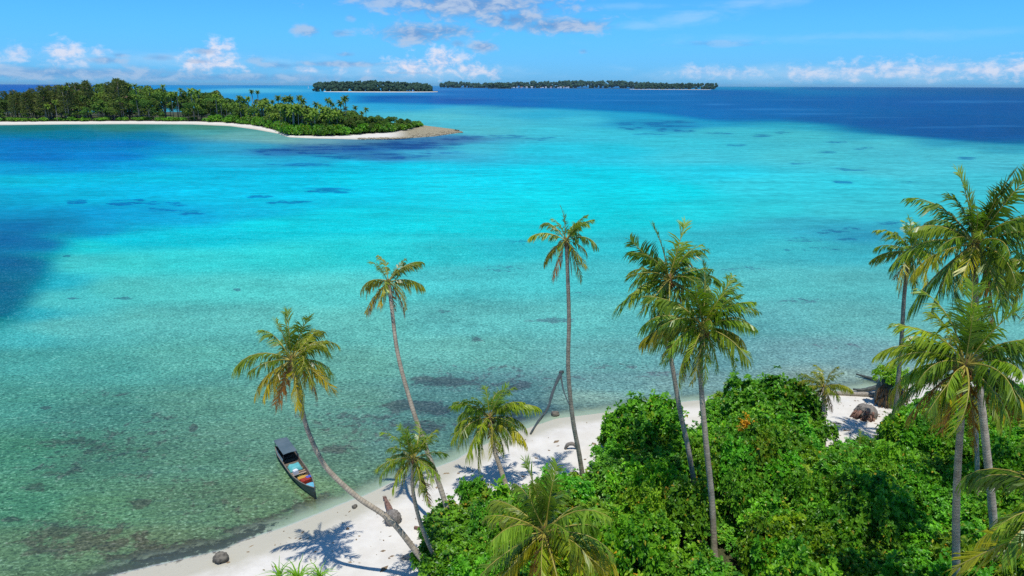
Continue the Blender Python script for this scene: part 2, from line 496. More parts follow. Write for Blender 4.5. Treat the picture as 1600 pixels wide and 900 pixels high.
# ------------------------------------------------------------------ sea
# colours of the lagoon floor seen through the water: pixel of the photograph -> colour, laid out on the ground plane
WATER = [
    # far strip
    (-150, 140, 20, 90, 180), (60, 136, 10, 95, 190), (300, 136, 25, 140, 215), (400, 135, 30, 140, 215), (400, 141, 85, 185, 230), (470, 136, 40, 160, 222), (430, 150, 40, 150, 215),
    (520, 150, 40, 160, 225), (560, 157, 15, 100, 185), (640, 146, 55, 150, 220), (640, 158, 15, 105, 190), (700, 143, 35, 110, 190), (760, 150, 18, 105, 190),
    (700, 158, 8, 90, 180), (800, 142, 25, 105, 190), (900, 143, 10, 95, 180), (900, 155, 10, 92, 178), (1000, 145, 12, 90, 175), (1010, 160, 8, 88, 172), (1000, 169, 10, 95, 178),
    (1180, 137, 20, 130, 190), (1150, 145, 8, 80, 165), (1250, 142, 12, 95, 170), (1150, 165, 8, 82, 168), (1300, 139, 10, 82, 160), (1300, 160, 8, 76, 160), (1300, 185, 8, 74, 155), (1450, 138, 8, 72, 150), (1600, 140, 8, 66, 140),
    (1450, 160, 8, 70, 155), (1600, 165, 8, 66, 148), (1800, 160, 8, 64, 145), (1450, 190, 6, 66, 148), (1600, 205, 6, 62, 140), (1500, 200, 6, 64, 145), (1800, 225, 6, 62, 140), (1380, 192, 8, 68, 150), (1200, 178, 10, 84, 168), (1100, 178, 15, 105, 185),
    (800, 165, 15, 105, 190), (900, 168, 12, 98, 180),
    # cyan shelf
    (660, 168, 45, 165, 220), (700, 172, 75, 185, 215), (760, 174, 70, 180, 215), (680, 182, 90, 195, 215), (760, 190, 80, 190, 215), (850, 180, 55, 175, 215), (900, 188, 70, 190, 220), (1000, 182, 45, 165, 210), (1030, 180, 40, 160, 205),
    (1060, 196, 40, 150, 200), (1000, 192, 45, 160, 205), (1130, 192, 40, 155, 200), (1130, 205, 70, 190, 210), (1230, 200, 50, 160, 195), (1250, 215, 75, 190, 205), (1350, 212, 60, 170, 195), (1380, 225, 80, 190, 205),
    (1480, 222, 55, 155, 185), (1480, 240, 80, 190, 205), (1580, 232, 60, 160, 185), (1580, 250, 80, 185, 200), (1750, 260, 75, 180, 195), (1700, 240, 60, 160, 185),
    (760, 205, 85, 190, 210), (850, 205, 70, 195, 220), (950, 210, 65, 195, 220), (740, 232, 70, 190, 215), (660, 240, 70, 175, 210), (850, 235, 45, 200, 225), (950, 235, 45, 198, 222), (1050, 225, 65, 200, 220), (1100, 245, 70, 195, 212), (1250, 245, 80, 198, 210), (1400, 265, 80, 195, 208),
    (1300, 285, 60, 200, 215), (1500, 290, 72, 192, 206), (1200, 290, 60, 205, 220), (1100, 270, 45, 205, 225),
    (560, 232, 50, 115, 180), (500, 232, 60, 120, 180), (440, 236, 55, 125, 185), (400, 230, 60, 165, 200), (700, 218, 70, 130, 180), (640, 228, 50, 112, 175), (600, 245, 60, 130, 185), (500, 222, 110, 165, 185), (440, 218, 120, 175, 180), (560, 222, 85, 140, 175), (380, 212, 110, 175, 180), (320, 206, 80, 165, 175),
    # left bay
    (200, 199, 55, 130, 130), (60, 200, 40, 120, 130), (320, 200, 75, 140, 130), (100, 210, 25, 125, 165), (230, 212, 30, 130, 175), (60, 225, 5, 120, 195), (200, 225, 5, 125, 200), (-150, 215, 5, 110, 185), (60, 245, 5, 120, 195), (180, 245, 5, 130, 205), (270, 232, 25, 145, 205), (330, 232, 50, 165, 205),
    (290, 250, 35, 180, 215), (220, 258, 15, 160, 212), (120, 260, 8, 145, 208), (30, 265, 25, 155, 205), (-150, 260, 10, 130, 195), (380, 252, 45, 180, 215), (480, 250, 45, 170, 210), (560, 258, 30, 195, 225), (650, 262, 15, 205, 230),
    (40, 282, 20, 185, 215), (140, 280, 10, 185, 220), (250, 275, 15, 190, 222), (350, 275, 15, 185, 220), (450, 280, 5, 195, 228), (560, 280, 0, 210, 235), (700, 285, 0, 215, 236), (850, 275, 10, 212, 232), (950, 280, 15, 212, 230), (1020, 300, 15, 215, 230),
    (-150, 295, 12, 165, 205), (30, 305, 20, 165, 205), (120, 305, 10, 180, 218), (220, 300, 5, 185, 225), (330, 300, 0, 192, 228), (450, 310, 0, 195, 228), (560, 305, 0, 205, 232), (700, 310, 0, 212, 232), (850, 310, 5, 215, 230), (850, 335, 20, 210, 222),
    # deep pocket at the left
    (10, 335, 8, 125, 190), (90, 332, 8, 125, 188), (150, 335, 5, 155, 208), (230, 335, 0, 165, 215), (300, 338, 0, 172, 218), (380, 335, 0, 185, 222), (-150, 340, 6, 110, 180), (40, 355, 5, 105, 178), (100, 355, 5, 125, 190), (150, 362, 5, 150, 200), (10, 375, 3, 95, 168), (60, 380, 3, 105, 175), (110, 372, 15, 140, 190),
    (20, 410, 3, 90, 155), (60, 410, 5, 105, 165), (90, 405, 20, 150, 185), (15, 450, 3, 85, 140), (45, 450, 12, 115, 160), (75, 440, 40, 165, 185), (10, 485, 5, 95, 140), (-100, 400, 3, 85, 150), (-120, 470, 3, 85, 140), (-120, 520, 15, 110, 140), (40, 490, 45, 155, 170), (8, 508, 30, 130, 150), (20, 530, 60, 155, 160),
    (130, 385, 35, 190, 200), (200, 372, 20, 190, 212), (300, 370, 15, 195, 215), (120, 410, 65, 185, 190), (85, 470, 70, 175, 180),
    # pale shallows
    (420, 350, 15, 205, 220), (560, 340, 10, 205, 222), (700, 345, 15, 205, 218), (300, 405, 55, 195, 200), (200, 410, 60, 190, 192), (450, 400, 50, 198, 202), (560, 390, 40, 200, 208), (700, 390, 45, 192, 202), (800, 360, 30, 200, 212), (780, 385, 45, 185, 200), (1000, 340, 30, 200, 212), (950, 320, 15, 208, 222), (1100, 330, 40, 200, 212), (1200, 330, 55, 198, 210), (1320, 330, 65, 192, 205), (1450, 330, 65, 190, 203), (1650, 330, 65, 185, 198),
    (1150, 370, 55, 180, 195), (1000, 385, 50, 185, 198), (1300, 358, 55, 160, 185), (1350, 370, 50, 150, 180), (1250, 350, 60, 175, 195), (1250, 385, 65, 180, 192), (1320, 390, 60, 165, 180), (1400, 380, 60, 165, 185), (1600, 400, 70, 175, 185),
    (200, 450, 75, 178, 178), (350, 450, 75, 182, 182), (520, 450, 78, 185, 186), (720, 440, 70, 178, 186), (850, 430, 68, 178, 186), (1000, 430, 68, 175, 184), (1200, 440, 80, 172, 178), (1330, 440, 80, 165, 170), (1500, 450, 80, 170, 175), (1600, 460, 80, 168, 172),
    (100, 510, 76, 160, 160), (250, 500, 80, 166, 164), (400, 500, 82, 168, 166), (560, 510, 85, 168, 164), (720, 500, 82, 166, 168), (900, 500, 82, 166, 168), (1050, 500, 80, 164, 168), (1220, 500, 84, 158, 164), (1330, 500, 86, 158, 160), (1500, 520, 88, 158, 158), (1650, 520, 88, 158, 158),
    (40, 560, 64, 146, 142), (150, 570, 66, 142, 136), (300, 560, 76, 152, 144), (540, 570, 84, 152, 142), (720, 550, 84, 156, 152), (950, 560, 86, 154, 156), (1100, 560, 90, 150, 156), (1280, 550, 94, 148, 154), (1350, 560, 96, 146, 152), (1450, 565, 98, 148, 150),
    (40, 630, 66, 138, 126), (150, 640, 68, 132, 120), (320, 640, 80, 142, 126), (540, 630, 84, 142, 130), (720, 620, 80, 138, 138), (800, 610, 78, 130, 135), (950, 600, 88, 142, 146), (1080, 600, 98, 144, 146), (1300, 590, 112, 150, 146), (1450, 585, 115, 150, 145),
    (760, 650, 60, 105, 112), (810, 640, 60, 100, 112), (680, 660, 76, 128, 124), (620, 700, 82, 132, 124), (920, 625, 105, 150, 145),
    (40, 710, 66, 132, 106), (150, 720, 70, 126, 104), (300, 720, 80, 136, 114), (400, 680, 84, 140, 122), (520, 700, 88, 138, 120), (560, 740, 88, 136, 116),
    (40, 790, 66, 128, 100), (150, 800, 76, 128, 96), (300, 790, 80, 126, 98), (400, 790, 86, 128, 96), (500, 760, 96, 142, 108), (40, 860, 78, 120, 90), (150, 860, 84, 124, 92), (240, 850, 84, 118, 88), (40, 930, 80, 118, 88), (-150, 850, 70, 122, 92), (-150, 700, 62, 130, 108), (-150, 600, 58, 140, 130),
]
WATER = np.array(WATER, float)
_nv = (WATER[:, 0] > 700) & (WATER[:, 2] <= 12) & (WATER[:, 4] < 185) & (WATER[:, 1] < 235)
WATER[_nv, 3] += 14
WATER[_nv, 4] += 8


def in_poly(x, y, poly):
    x = np.asarray(x, float); y = np.asarray(y, float)
    c = np.zeros(x.shape, bool)
    n = len(poly)
    for i in range(n):
        x1, y1 = poly[i]; x2, y2 = poly[(i + 1) % n]
        if y1 == y2: continue
        k = ((y1 > y) != (y2 > y)) & (x < (x2 - x1) * (y - y1) / (y2 - y1) + x1)
        c ^= k
    return c


def poly_d(x, y, poly):
    best = np.full(np.shape(x), 1e9)
    for i in range(len(poly)):
        a, b = poly[i], poly[(i + 1) % len(poly)]
        ab = b - a
        t = np.clip(((x - a[0]) * ab[0] + (y - a[1]) * ab[1]) / (ab @ ab + 1e-9), 0, 1)
        best = np.minimum(best, np.hypot(x - a[0] - t * ab[0], y - a[1] - t * ab[1]))
    return np.where(in_poly(x, y, poly), best, -best)


POCKET = np.array([(-400, 322), (0, 324), (90, 328), (125, 338), (134, 352), (115, 374), (95, 398), (80, 425), (58, 462), (25, 497), (-10, 520), (-400, 640)], float)
SEA = np.array([(2600, 60), (2600, 330), (1900, 268), (1600, 228), (1400, 212), (1250, 202), (1100, 187), (1025, 177), (850, 169), (760, 165), (640, 162), (560, 160), (560, 150), (700, 146), (760, 120), (760, 60)], float)
IN_POCKET = in_poly(WATER[:, 0], WATER[:, 1], POCKET)
IN_SEA = in_poly(WATER[:, 0], WATER[:, 1], SEA)
_bright = np.where(IN_POCKET | IN_SEA, 1.0, np.interp(WATER[:, 1], [200, 260, 300, 370, 430, 520, 600, 700], [1, 1.03, 1.05, 1.10, 1.3, 1.40, 1.30, 1.14]))
WATER[:, 2:5] = np.clip(WATER[:, 2:5] * _bright[:, None] ** .45, 0, 250)
WATER[IN_POCKET, 3] += 10
WATER[IN_POCKET, 4] -= 6
WATER[IN_SEA, 3] += 5


def warp(px, py):
    return px / 105.0, np.sign(py - 132) * np.abs(py - 132) ** 0.62 * 0.62


def water_rgb(px, py):
    # three beds with their own edges: the shelf, the deep pocket in the bay, the open sea
    a = water_part(px, py, WATER[~IN_POCKET & ~IN_SEA])
    b = water_part(px, py, WATER[IN_POCKET])
    c = water_part(px, py, WATER[IN_SEA])
    kp = poly_d(px, py * 1.3, POCKET * np.array([1, 1.3]))
    kp = np.clip((kp + 26) / 52, 0, 1); kp = kp * kp * (3 - 2 * kp)
    ks = poly_d(px * .10, py, SEA * np.array([.10, 1]))
    ks = np.clip((ks + 3.6) / 6.6, 0, 1); ks = ks * ks * (3 - 2 * ks)
    a = a * (1 - kp[:, None]) + b * kp[:, None]
    return a * (1 - ks[:, None]) + c * ks[:, None]


def water_part(px, py, tab):
    u, v = warp(px, py)
    cu, cv = warp(tab[:, 0], tab[:, 1])
    cl = lin(tab[:, 2:5])
    out = np.zeros((len(px), 3))
    for i in range(0, len(px), 20000):
        du = u[i:i + 20000, None] - cu
        dv = v[i:i + 20000, None] - cv
        wgt = 1.0 / (du * du + dv * dv + 0.06) ** 2.0
        out[i:i + 20000] = (wgt @ cl) / wgt.sum(1, keepdims=True)
    return out


# dark reef and weed patches: centre, half sizes (pixels), strength
REEF = [(690, 596, 55, 9, 1.0), (650, 634, 62, 10, 1.0), (680, 642, 40, 10, .8), (665, 668, 45, 14, .75), (810, 602, 40, 9, .75), (745, 600, 30, 6, .6), (800, 650, 60, 14, .5),
        (195, 317, 32, 5, 1.0), (120, 315, 18, 4, .8), (510, 298, 45, 4.5, 1.0), (450, 316, 34, 4, .8), (405, 307, 18, 3, .8), (265, 318, 40, 4, .6), (265, 330, 50, 6, .6), (470, 258, 60, 4, .5),
        (560, 230, 160, 7, .8), (660, 222, 60, 6, .8), (600, 245, 100, 5, .7), (720, 215, 40, 4, .7), (700, 238, 50, 3, .6), (790, 214, 30, 3, .7), (840, 217, 25, 3, .6), (460, 238, 70, 6, .6),
        (1020, 193, 80, 7, .65), (985, 201, 20, 2.5, .9), (1045, 203, 22, 2.5, .8), (1070, 205, 15, 2, .8), (1120, 208, 22, 2, .8), (1220, 207, 18, 2, .7), (1015, 210, 30, 2, .6), (1190, 212, 14, 2, .8), (1310, 222, 18, 2, .6), (1350, 232, 16, 2, .7), (1290, 238, 14, 2, .7), (1150, 227, 18, 2, .6), (1510, 247, 14, 2, .9), (1330, 264, 40, 3, .6), (1318, 284, 16, 2.5, 1.0), (1425, 285, 20, 2.5, .7), (1250, 255, 20, 2, .5),
        (820, 158, 50, 3, .25), (790, 168, 60, 4, .4), (740, 155, 60, 3, .4), (620, 152, 60, 3, .35),
        (1310, 360, 45, 6, .5), (1345, 372, 40, 4, .5), (1400, 350, 30, 5, .4), (1280, 388, 60, 4, .5), (1260, 375, 40, 4, .4),
        (192, 466, 18, 2.2, .85), (118, 466, 22, 2.5, .6), (105, 400, 8, 2, .9), (160, 466, 8, 3, .3), (72, 637, 9, 3, 1.0), (302, 670, 7, 9, .9), (743, 529, 10, 4, .95), (695, 487, 14, 4, .6), (760, 470, 10, 3, .5), (865, 500, 40, 5, .5), (370, 453, 7, 2, .9),
        (530, 702, 40, 10, .6), (250, 655, 60, 12, .5), (100, 735, 60, 12, .5), (130, 690, 60, 12, .6), (260, 700, 40, 10, .5), (95, 830, 30, 22, .65), (150, 852, 55, 12, .65), (65, 858, 14, 6, .8), (220, 785, 35, 10, .7), (20, 812, 30, 6, .6), (300, 858, 90, 10, .85), (400, 828, 60, 9, .8), (340, 848, 60, 8, .9), (230, 872, 70, 10, .85), (470, 802, 40, 7, .5), (60, 760, 30, 8, .5), (480, 795, 60, 10, .55), (420, 810, 50, 12, .5), (560, 770, 25, 8, .4), (250, 865, 60, 7, .8), (330, 760, 60, 14, .35), (180, 700, 170, 50, .42), (120, 840, 130, 40, .45), (330, 770, 120, 50, .36), (560, 660, 140, 40, .36), (760, 600, 120, 40, .36), (500, 780, 80, 20, .45), (200, 740, 60, 10, .35), (330, 690, 50, 10, .35), (400, 720, 30, 14, .35), (60, 700, 50, 12, .4), (180, 615, 80, 8, .3), (60, 660, 60, 8, .3), (960, 570, 60, 8, .4), (1040, 585, 60, 8, .4), (880, 590, 50, 8, .4), (1150, 420, 60, 6, .35), (900, 460, 60, 8, .3), (780, 420, 60, 8, .35), (1250, 470, 60, 6, .4), (800, 380, 50, 8, .3), (1300, 540, 60, 6, .35)]
CHANNEL = [(1215, 171, 60, 1.5, .55), (1260, 178, 70, 1.2, .4), (1370, 184, 40, 1.2, .4), (1480, 199, 60, 1.2, .35), (1550, 197, 60, 1, .3), (1120, 163, 30, 1.3, .45), (960, 157, 120, 1.0, .4), (980, 148, 60, 1.0, .35), (1060, 147, 40, 1.0, .35), (840, 153, 40, 1.0, .35), (740, 154, 40, 1.2, .4), (1240, 156, 70, 1.0, .25), (1520, 159, 90, 1.8, .5), (660, 148, 50, 1.2, .7), (690, 140, 60, 1.5, .6), (560, 144, 40, 1.5, .6)]


def patch(px, py, lst):
    out = np.zeros(len(px))
    for (x, y, rx, ry, k) in lst:
        if rx >= 15 and 180 < y < 420 and k > .45:          # patches of several ragged pieces
            g = random.Random(int(x * 7 + y))
            for _ in range(7):
                qx, qy = x + g.uniform(-.8, .8) * rx, y + g.uniform(-.75, .75) * ry
                sx, sy = rx * g.uniform(.14, .45), ry * g.uniform(.18, .45)
                out = np.maximum(out, k * 1.05 * np.exp(-.9 * (((px - qx) / sx) ** 2 + ((py - qy) / sy) ** 2)))
            k = k * .45
        d2 = ((px - x) / rx) ** 2 + ((py - y) / ry) ** 2
        out = np.maximum(out, k * np.exp(-0.9 * d2))
    return out


def water_material():
    m, t = material('lagoon_water')
    g = t.n('ShaderNodeNewGeometry')
    pos = g.outputs['Position']
    body = t.attr('body', 'Color')
    near = t.attr('near')                     # 1 close to this beach, 0 far out
    n_s = t.noise(t.scaled(pos, (.7, 1, 1)), 4.2, 4, .72, .6)       # lens pattern of ripple light on the floor, painted into the colour
    n_m = t.noise(pos, .62, 8, .72, .3)
    n_l = t.noise(t.scaled(pos, (.6, 1, 1)), .085, 6, .62)
    n_x = t.noise(t.scaled(pos, (.25, 1, 1)), .02, 6, .6)
    # wind ripples and swell on the open lagoon, their shading painted into the colour
    wf = t.noise(t.scaled(pos, (.45, 1.3, 1)), .62, 4, .62, .3)
    wl = t.noise(t.scaled(pos, (.30, 1, 1)), .17, 5, .62, .4)
    wx = t.noise(t.scaled(pos, (.22, 1, 1)), .045, 5, .65, .3)
    reef = t.attr('reef')
    rn = t.mix(near, t.math('MULTIPLY_ADD', wl, .55, t.math('MULTIPLY', wf, .45)), t.math('MULTIPLY_ADD', n_m, .75, t.math('MULTIPLY', n_l, .25)))
    rf = t.maprange(t.math('MULTIPLY_ADD', t.math('SUBTRACT', rn, .5), t.mix(near, 5.5, 3.4), reef), .30, .58)
    rf = t.math('MULTIPLY', rf, t.maprange(reef, .02, .25))
    # broad mottling of rubble and weed
    mott = t.maprange(t.math('ADD', t.math('MULTIPLY', n_m, .5), t.math('MULTIPLY', n_l, .5)), .36, .64, .64, 1.28, False)
    rip = t.math('MULTIPLY', t.maprange(wf, .34, .66, .80, 1.20, False), t.math('MULTIPLY', t.maprange(wl, .34, .66, .84, 1.15, False), t.maprange(wx, .34, .66, .90, 1.09, False)))
    mott = t.mix(near, rip, mott)
    colr = t.mix(1.0, body, mott, 'MULTIPLY')
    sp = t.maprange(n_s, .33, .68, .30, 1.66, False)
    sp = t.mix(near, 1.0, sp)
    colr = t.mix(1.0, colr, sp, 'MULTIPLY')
    glint = t.maprange(t.math('MULTIPLY_ADD', n_m, .3, n_s), .70, .88, 0, .6)  # sparkle of refracted light, painted into the near water colour
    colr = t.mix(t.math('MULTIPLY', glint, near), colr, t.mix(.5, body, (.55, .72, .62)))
    dark = t.mix(near, (.30, .42, .64), (.66, .46, .50))
    colr = t.mix(1.0, colr, t.mix(rf, 1.0, dark), 'MULTIPLY')
    colr = t.mix(t.math('MULTIPLY', t.attr('streak'), t.maprange(wx, .35, .65, .1, .75)), colr, (.05, .26, .50))
    foam = t.math('MULTIPLY', t.maprange(t.math('MULTIPLY_ADD', t.math('SUBTRACT', n_m, .5), .10, t.attr('clear')), .93, .975), t.maprange(n_l, .42, .58, 0, .35))
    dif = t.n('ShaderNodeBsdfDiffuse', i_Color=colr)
    # clear shallow rim: the sand bed shows through
    tr = t.n('ShaderNodeBsdfTransparent', i_Color=(.80, .93, .86))
    clear = t.maprange(t.math('MULTIPLY_ADD', t.math('SUBTRACT', n_m, .5), .5, t.attr('clear')), .15, .95)
    m1 = t.n('ShaderNodeMixShader', i_0=clear)
    t.put(m1.inputs[1], dif.outputs[0]); t.put(m1.inputs[2], tr.outputs[0])
    w1 = t.noise(t.scaled(pos, (.8, 1.2, 1)), 1.5, 4, .6, .3)
    w2 = t.noise(t.scaled(pos, (.35, 1, 1)), .22, 4, .6)
    hgt = t.math('MULTIPLY_ADD', w2, 2.2, t.math('MULTIPLY', w1, .35))
    bmp = t.n('ShaderNodeBump', i_Strength=.55, i_Distance=.30, i_Height=hgt)
    gl = t.n('ShaderNodeBsdfGlossy', i_Color=(.92, .95, 1), i_Roughness=.12, i_Normal=bmp.outputs[0])
    fr = t.n('ShaderNodeFresnel', i_IOR=1.33, i_Normal=bmp.outputs[0])
    m3 = t.n('ShaderNodeMixShader', i_0=foam)
    t.put(m3.inputs[1], m1.outputs[0]); t.put(m3.inputs[2], t.n('ShaderNodeBsdfDiffuse', i_Color=(.75, .76, .74)).outputs[0])
    m1 = m3
    fac = t.math('MINIMUM', t.math('MULTIPLY', fr.outputs[0], .4), .085)
    m2 = t.n('ShaderNodeMixShader', i_0=fac)
    t.put(m2.inputs[1], m1.outputs[0]); t.put(m2.inputs[2], gl.outputs[0])
    finish(t, m2.outputs[0])
    return m


def build_water():
    deps = np.concatenate([np.linspace(89, 42, 12)[:-1], np.linspace(42, 9, 260)[:-1], np.linspace(9, 1.2, 200)[:-1],
                           np.linspace(1.2, .03, 50)])
    rr = CAM_H / np.tan(np.radians(deps))
    azs = np.radians(np.concatenate([np.linspace(-180, -48, 24)[:-1], np.linspace(-48, 48, 420)[:-1], np.linspace(48, 180, 24)]))
    Rg, Ag = np.meshgrid(rr, azs, indexing='ij')
    X, Y = (Rg * np.sin(Ag)).ravel(), (Rg * np.cos(Ag)).ravel()
    V = np.stack([X, Y, np.zeros_like(X)], 1)
    nR, nA = len(rr), len(azs)
    idx = np.arange(nR * nA).reshape(nR, nA)
    F = np.stack([idx[:-1, :-1], idx[:-1, 1:], idx[1:, 1:], idx[1:, :-1]], -1).reshape(-1, 4)
    me = new_mesh('water', V, F[:, ::-1], True, (water_material(),))
    px, py = to_px(V)
    behind = (V[:, 1] < 5)
    px = np.where(behind, np.where(X < 0, -150., 1750.), np.clip(px, -200, 1850))
    py = np.where(behind, 900., np.clip(py, 134, 950))
    rgb = water_rgb(px, py)
    k = np.stack([np.interp(py, [300, 450, 580, 800], [1.0, 1.22, 1.45, 1.62]), np.interp(py, [200, 300, 450, 580, 800], [1.0, 1.03, 1.06, 1.08, 1.16]),
                  np.interp(py, [134, 200, 260, 450, 580, 800], [.84, .82, .90, .85, .88, .93])], 1)
    cattr(me, 'body', np.clip((rgb - 0.010) * 0.70 * k, 0.001, .8))
    fattr(me, 'reef', patch(px, py, REEF))
    fattr(me, 'streak', patch(px, py, CHANNEL))
    D = np.hypot(X, Y)
    fattr(me, 'near', np.clip((230 - D) / 150, 0, 1))
    d = -shore_d(X, Y)
    fattr(me, 'clear', np.clip(1 - d / 3.4, 0, 1) * (D < 220))
    o = obj('water', me)
    tag(o, 'clear turquoise lagoon water', None, None, 'structure')


build_water()

# ------------------------------------------------------------------ land of this beach
VEG_PX = [(676, 1100), (672, 900), (670, 830), (690, 775), (722, 757), (765, 762), (830, 737), (872, 717), (915, 702), (935, 692), (947, 662), (962, 645),
          (1000, 632), (1040, 634), (1082, 668), (1100, 625), (1132, 596), (1170, 586), (1205, 586), (1250, 592), (1270, 615), (1284, 645),
          (1292, 692), (1340, 712), (1385, 712), (1398, 660), (1440, 632), (1620, 600), (2100, 600), (2100, 1300), (676, 1300)]
VEG = np.array([G(x, y, 3.4)[:2] for x, y in VEG_PX])


def build_ground():
    xs = np.concatenate([np.linspace(-140, -45, 30)[:-1], np.linspace(-45, 60, 300)[:-1], np.linspace(60, 170, 40)])
    ys = np.concatenate([np.linspace(-120, 22, 40)[:-1], np.linspace(22, 86, 200)[:-1], np.linspace(86, 130, 16)])
    X, Y = np.meshgrid(xs, ys, indexing='ij')
    X, Y = X.ravel(), Y.ravel()
    d = shore_d(X, Y)
    Z = land_z(X, Y)
    V = np.stack([X, Y, Z], 1)
    idx = np.arange(len(X)).reshape(len(xs), len(ys))
    F = np.stack([idx[:-1, :-1], idx[1:, :-1], idx[1:, 1:], idx[:-1, 1:]], -1).reshape(-1, 4)
    me = new_mesh('sand_ground', V, F, True, (M['sand'],))
    ww = np.interp(X, [-30, -8, 0, 20, 60], [2.6, 2.6, 2.0, 1.3, 1.0])     # the wet strip is wide at the boat, narrow farther on
    fattr(me, 'wet', np.clip(1.25 - np.maximum(d, 0) / (ww * 1.6), 0, 1))
    fattr(me, 'bed', np.clip(-d / 5.0, 0, 1))
    px, py = to_px(V)
    fattr(me, 'weed', np.where((d < 0.15) & (X < -17), np.exp(-((d + .75) / .95) ** 2) * np.clip((-X - 16.5) / 3, 0, 1), 0))
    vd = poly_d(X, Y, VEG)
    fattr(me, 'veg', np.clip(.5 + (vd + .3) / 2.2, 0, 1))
    fattr(me, 'rubble', np.zeros(len(X)))
    tag(obj('ground', me), 'white coral sand of the near beach', None, None, 'structure')


build_ground()

# ------------------------------------------------------------------ the island across the bay
ISL_SHORE = [(-260, 196), (-100, 196), (0, 195.5), (100, 194.5), (200, 194), (300, 194.5), (360, 197), (400, 202.5), (435, 209), (450, 214.5), (480, 216), (560, 218), (620, 217.5), (680, 213), (718, 207.5)]
ISL_VEG = [(-260, 192), (-100, 192), (0, 191.8), (100, 191.3), (200, 190.6), (300, 191.2), (350, 193), (400, 197.5), (437, 207.5), (450, 213.5), (500, 215), (540, 213.5), (600, 209.5), (630, 206), (655, 201)]
ISL_TOP = [(-260, 148), (0, 152), (25, 142), (60, 141), (105, 137), (118, 124), (132, 124), (150, 132), (200, 128), (260, 131), (300, 138), (345, 141), (400, 153), (440, 160), (540, 170), (600, 182), (640, 186), (655, 194)]


def lut(tab, x):
    a = np.array(tab)
    return np.interp(x, a[:, 0], a[:, 1])


def build_island():
    V, veg, wet, rub = [], [], [], []
    cols = np.concatenate([np.linspace(-260, 640, 150), np.linspace(644, 718, 30)])
    for px in cols:
        ps = G(px, lut(ISL_SHORE, px))
        if px <= 655:
            pv = G(px, lut(ISL_VEG, px))
        else:
            k = (px - 655) / 63
            pv = G(px, 202.5 + (206.3 - 202.5) * k)
        az_ = ps[:2] / np.linalg.norm(ps[:2])
        ds, dv = np.linalg.norm(ps[:2]), np.linalg.norm(pv[:2])
        back = float(np.interp(px, [-260, 400, 600, 655, 718], [260, 240, 120, 60, 3]))
        zz = float(np.interp(px, [-260, 400, 655, 718], [.7, .7, .7, .15]))
        rows = [(ds - 14, -.9, 0, 1, 0), (ds, 0.0, 0, 1, 0), (ds + (dv - ds) * .5, zz * .6, 0, .35, 0), (dv, zz, .35, 0, 0), (dv + 6, zz + .3, .9, 0, 0),
                (dv + back * .5, zz + 1.2, 1, 0, 0), (dv + back, zz * .8, 1, 0, 0), (dv + back + 15, -.9, 0, 1, 0)]
        rb = float(np.interp(px, [560, 625, 660], [0, .55, 1]))
        for (r, z, v, wt, _) in rows:
            V.append((az_[0] * r, az_[1] * r, z))
            veg.append(v if px < 655 else 0); wet.append(wt * .8); rub.append(rb if v < .5 or px > 650 else 0)
    V = np.array(V)
    nr_, nc = 8, len(cols)
    idx = np.arange(nr_ * nc).reshape(nc, nr_)
    F = np.stack([idx[:-1, :-1], idx[1:, :-1], idx[1:, 1:], idx[:-1, 1:]], -1).reshape(-1, 4)
    me = new_mesh('island_ground', V, F, True, (M['sand'],))
    fattr(me, 'veg', veg); fattr(me, 'wet', wet); fattr(me, 'rubble', rub)
    fattr(me, 'bed', np.zeros(len(V))); fattr(me, 'weed', np.zeros(len(V)))
    tag(obj('island_terrain', me), 'low wooded island with white beach across the bay', None, None, 'structure')


build_island()


# foliage of small leaf-sized faces -------------------------------------------------
def leaf_cloud(centres, normals, size, per, aspect=.55, spread=.9, droop=0.0, seed=0, tint_c=None):
    """whorls of leaves: 'per' leaf faces round every centre"""
    g = np.random.default_rng(seed)
    n = len(centres)
    N = normals / (np.linalg.norm(normals, axis=1, keepdims=True) + 1e-9)
    ref = np.tile(np.array([[.13, .21, .97]]), (n, 1))
    A = np.cross(N, ref); A /= (np.linalg.norm(A, axis=1, keepdims=True) + 1e-6)
    B = np.cross(N, A)
    V, T = [], []
    base_t = g.random(n) if tint_c is None else tint_c
    for k in range(per):
        th = 2 * PI * (k / per) + g.random(n) * 1.1
        lift = g.uniform(-.05, .75, n)
        L = size * g.uniform(.65, 1.25, n)
        dirv = (A * np.cos(th)[:, None] + B * np.sin(th)[:, None]) * spread + N * lift[:, None]
        dirv[:, 2] -= droop
        dirv /= np.linalg.norm(dirv, axis=1, keepdims=True)
        side = np.cross(dirv, N + .3 * g.normal(size=(n, 3)))
        side /= (np.linalg.norm(side, axis=1, keepdims=True) + 1e-6)
        b = centres + dirv * (L * .08)[:, None]
        tip = centres + dirv * L[:, None] - np.array([0, 0, 1.]) * (L * .12)[:, None]
        mid = centres + dirv * (L * .58)[:, None] + N * (L * .05)[:, None]
        l = mid + side * (L * aspect * .5)[:, None]
        r = mid - side * (L * aspect * .5)[:, None]
        V.append(np.stack([b, l, tip, r], 1).reshape(-1, 3))
        tt = np.clip(.55 * base_t + .45 * g.random(n) ** 1.4, 0, .92)
        tt = np.where(g.random(n) < .02, 1.0, tt)
        T.append(np.repeat(tt, 4))
    V = np.concatenate(V); T = np.concatenate(T)
    F = np.arange(len(V)).reshape(-1, 4)
    return V, F, T


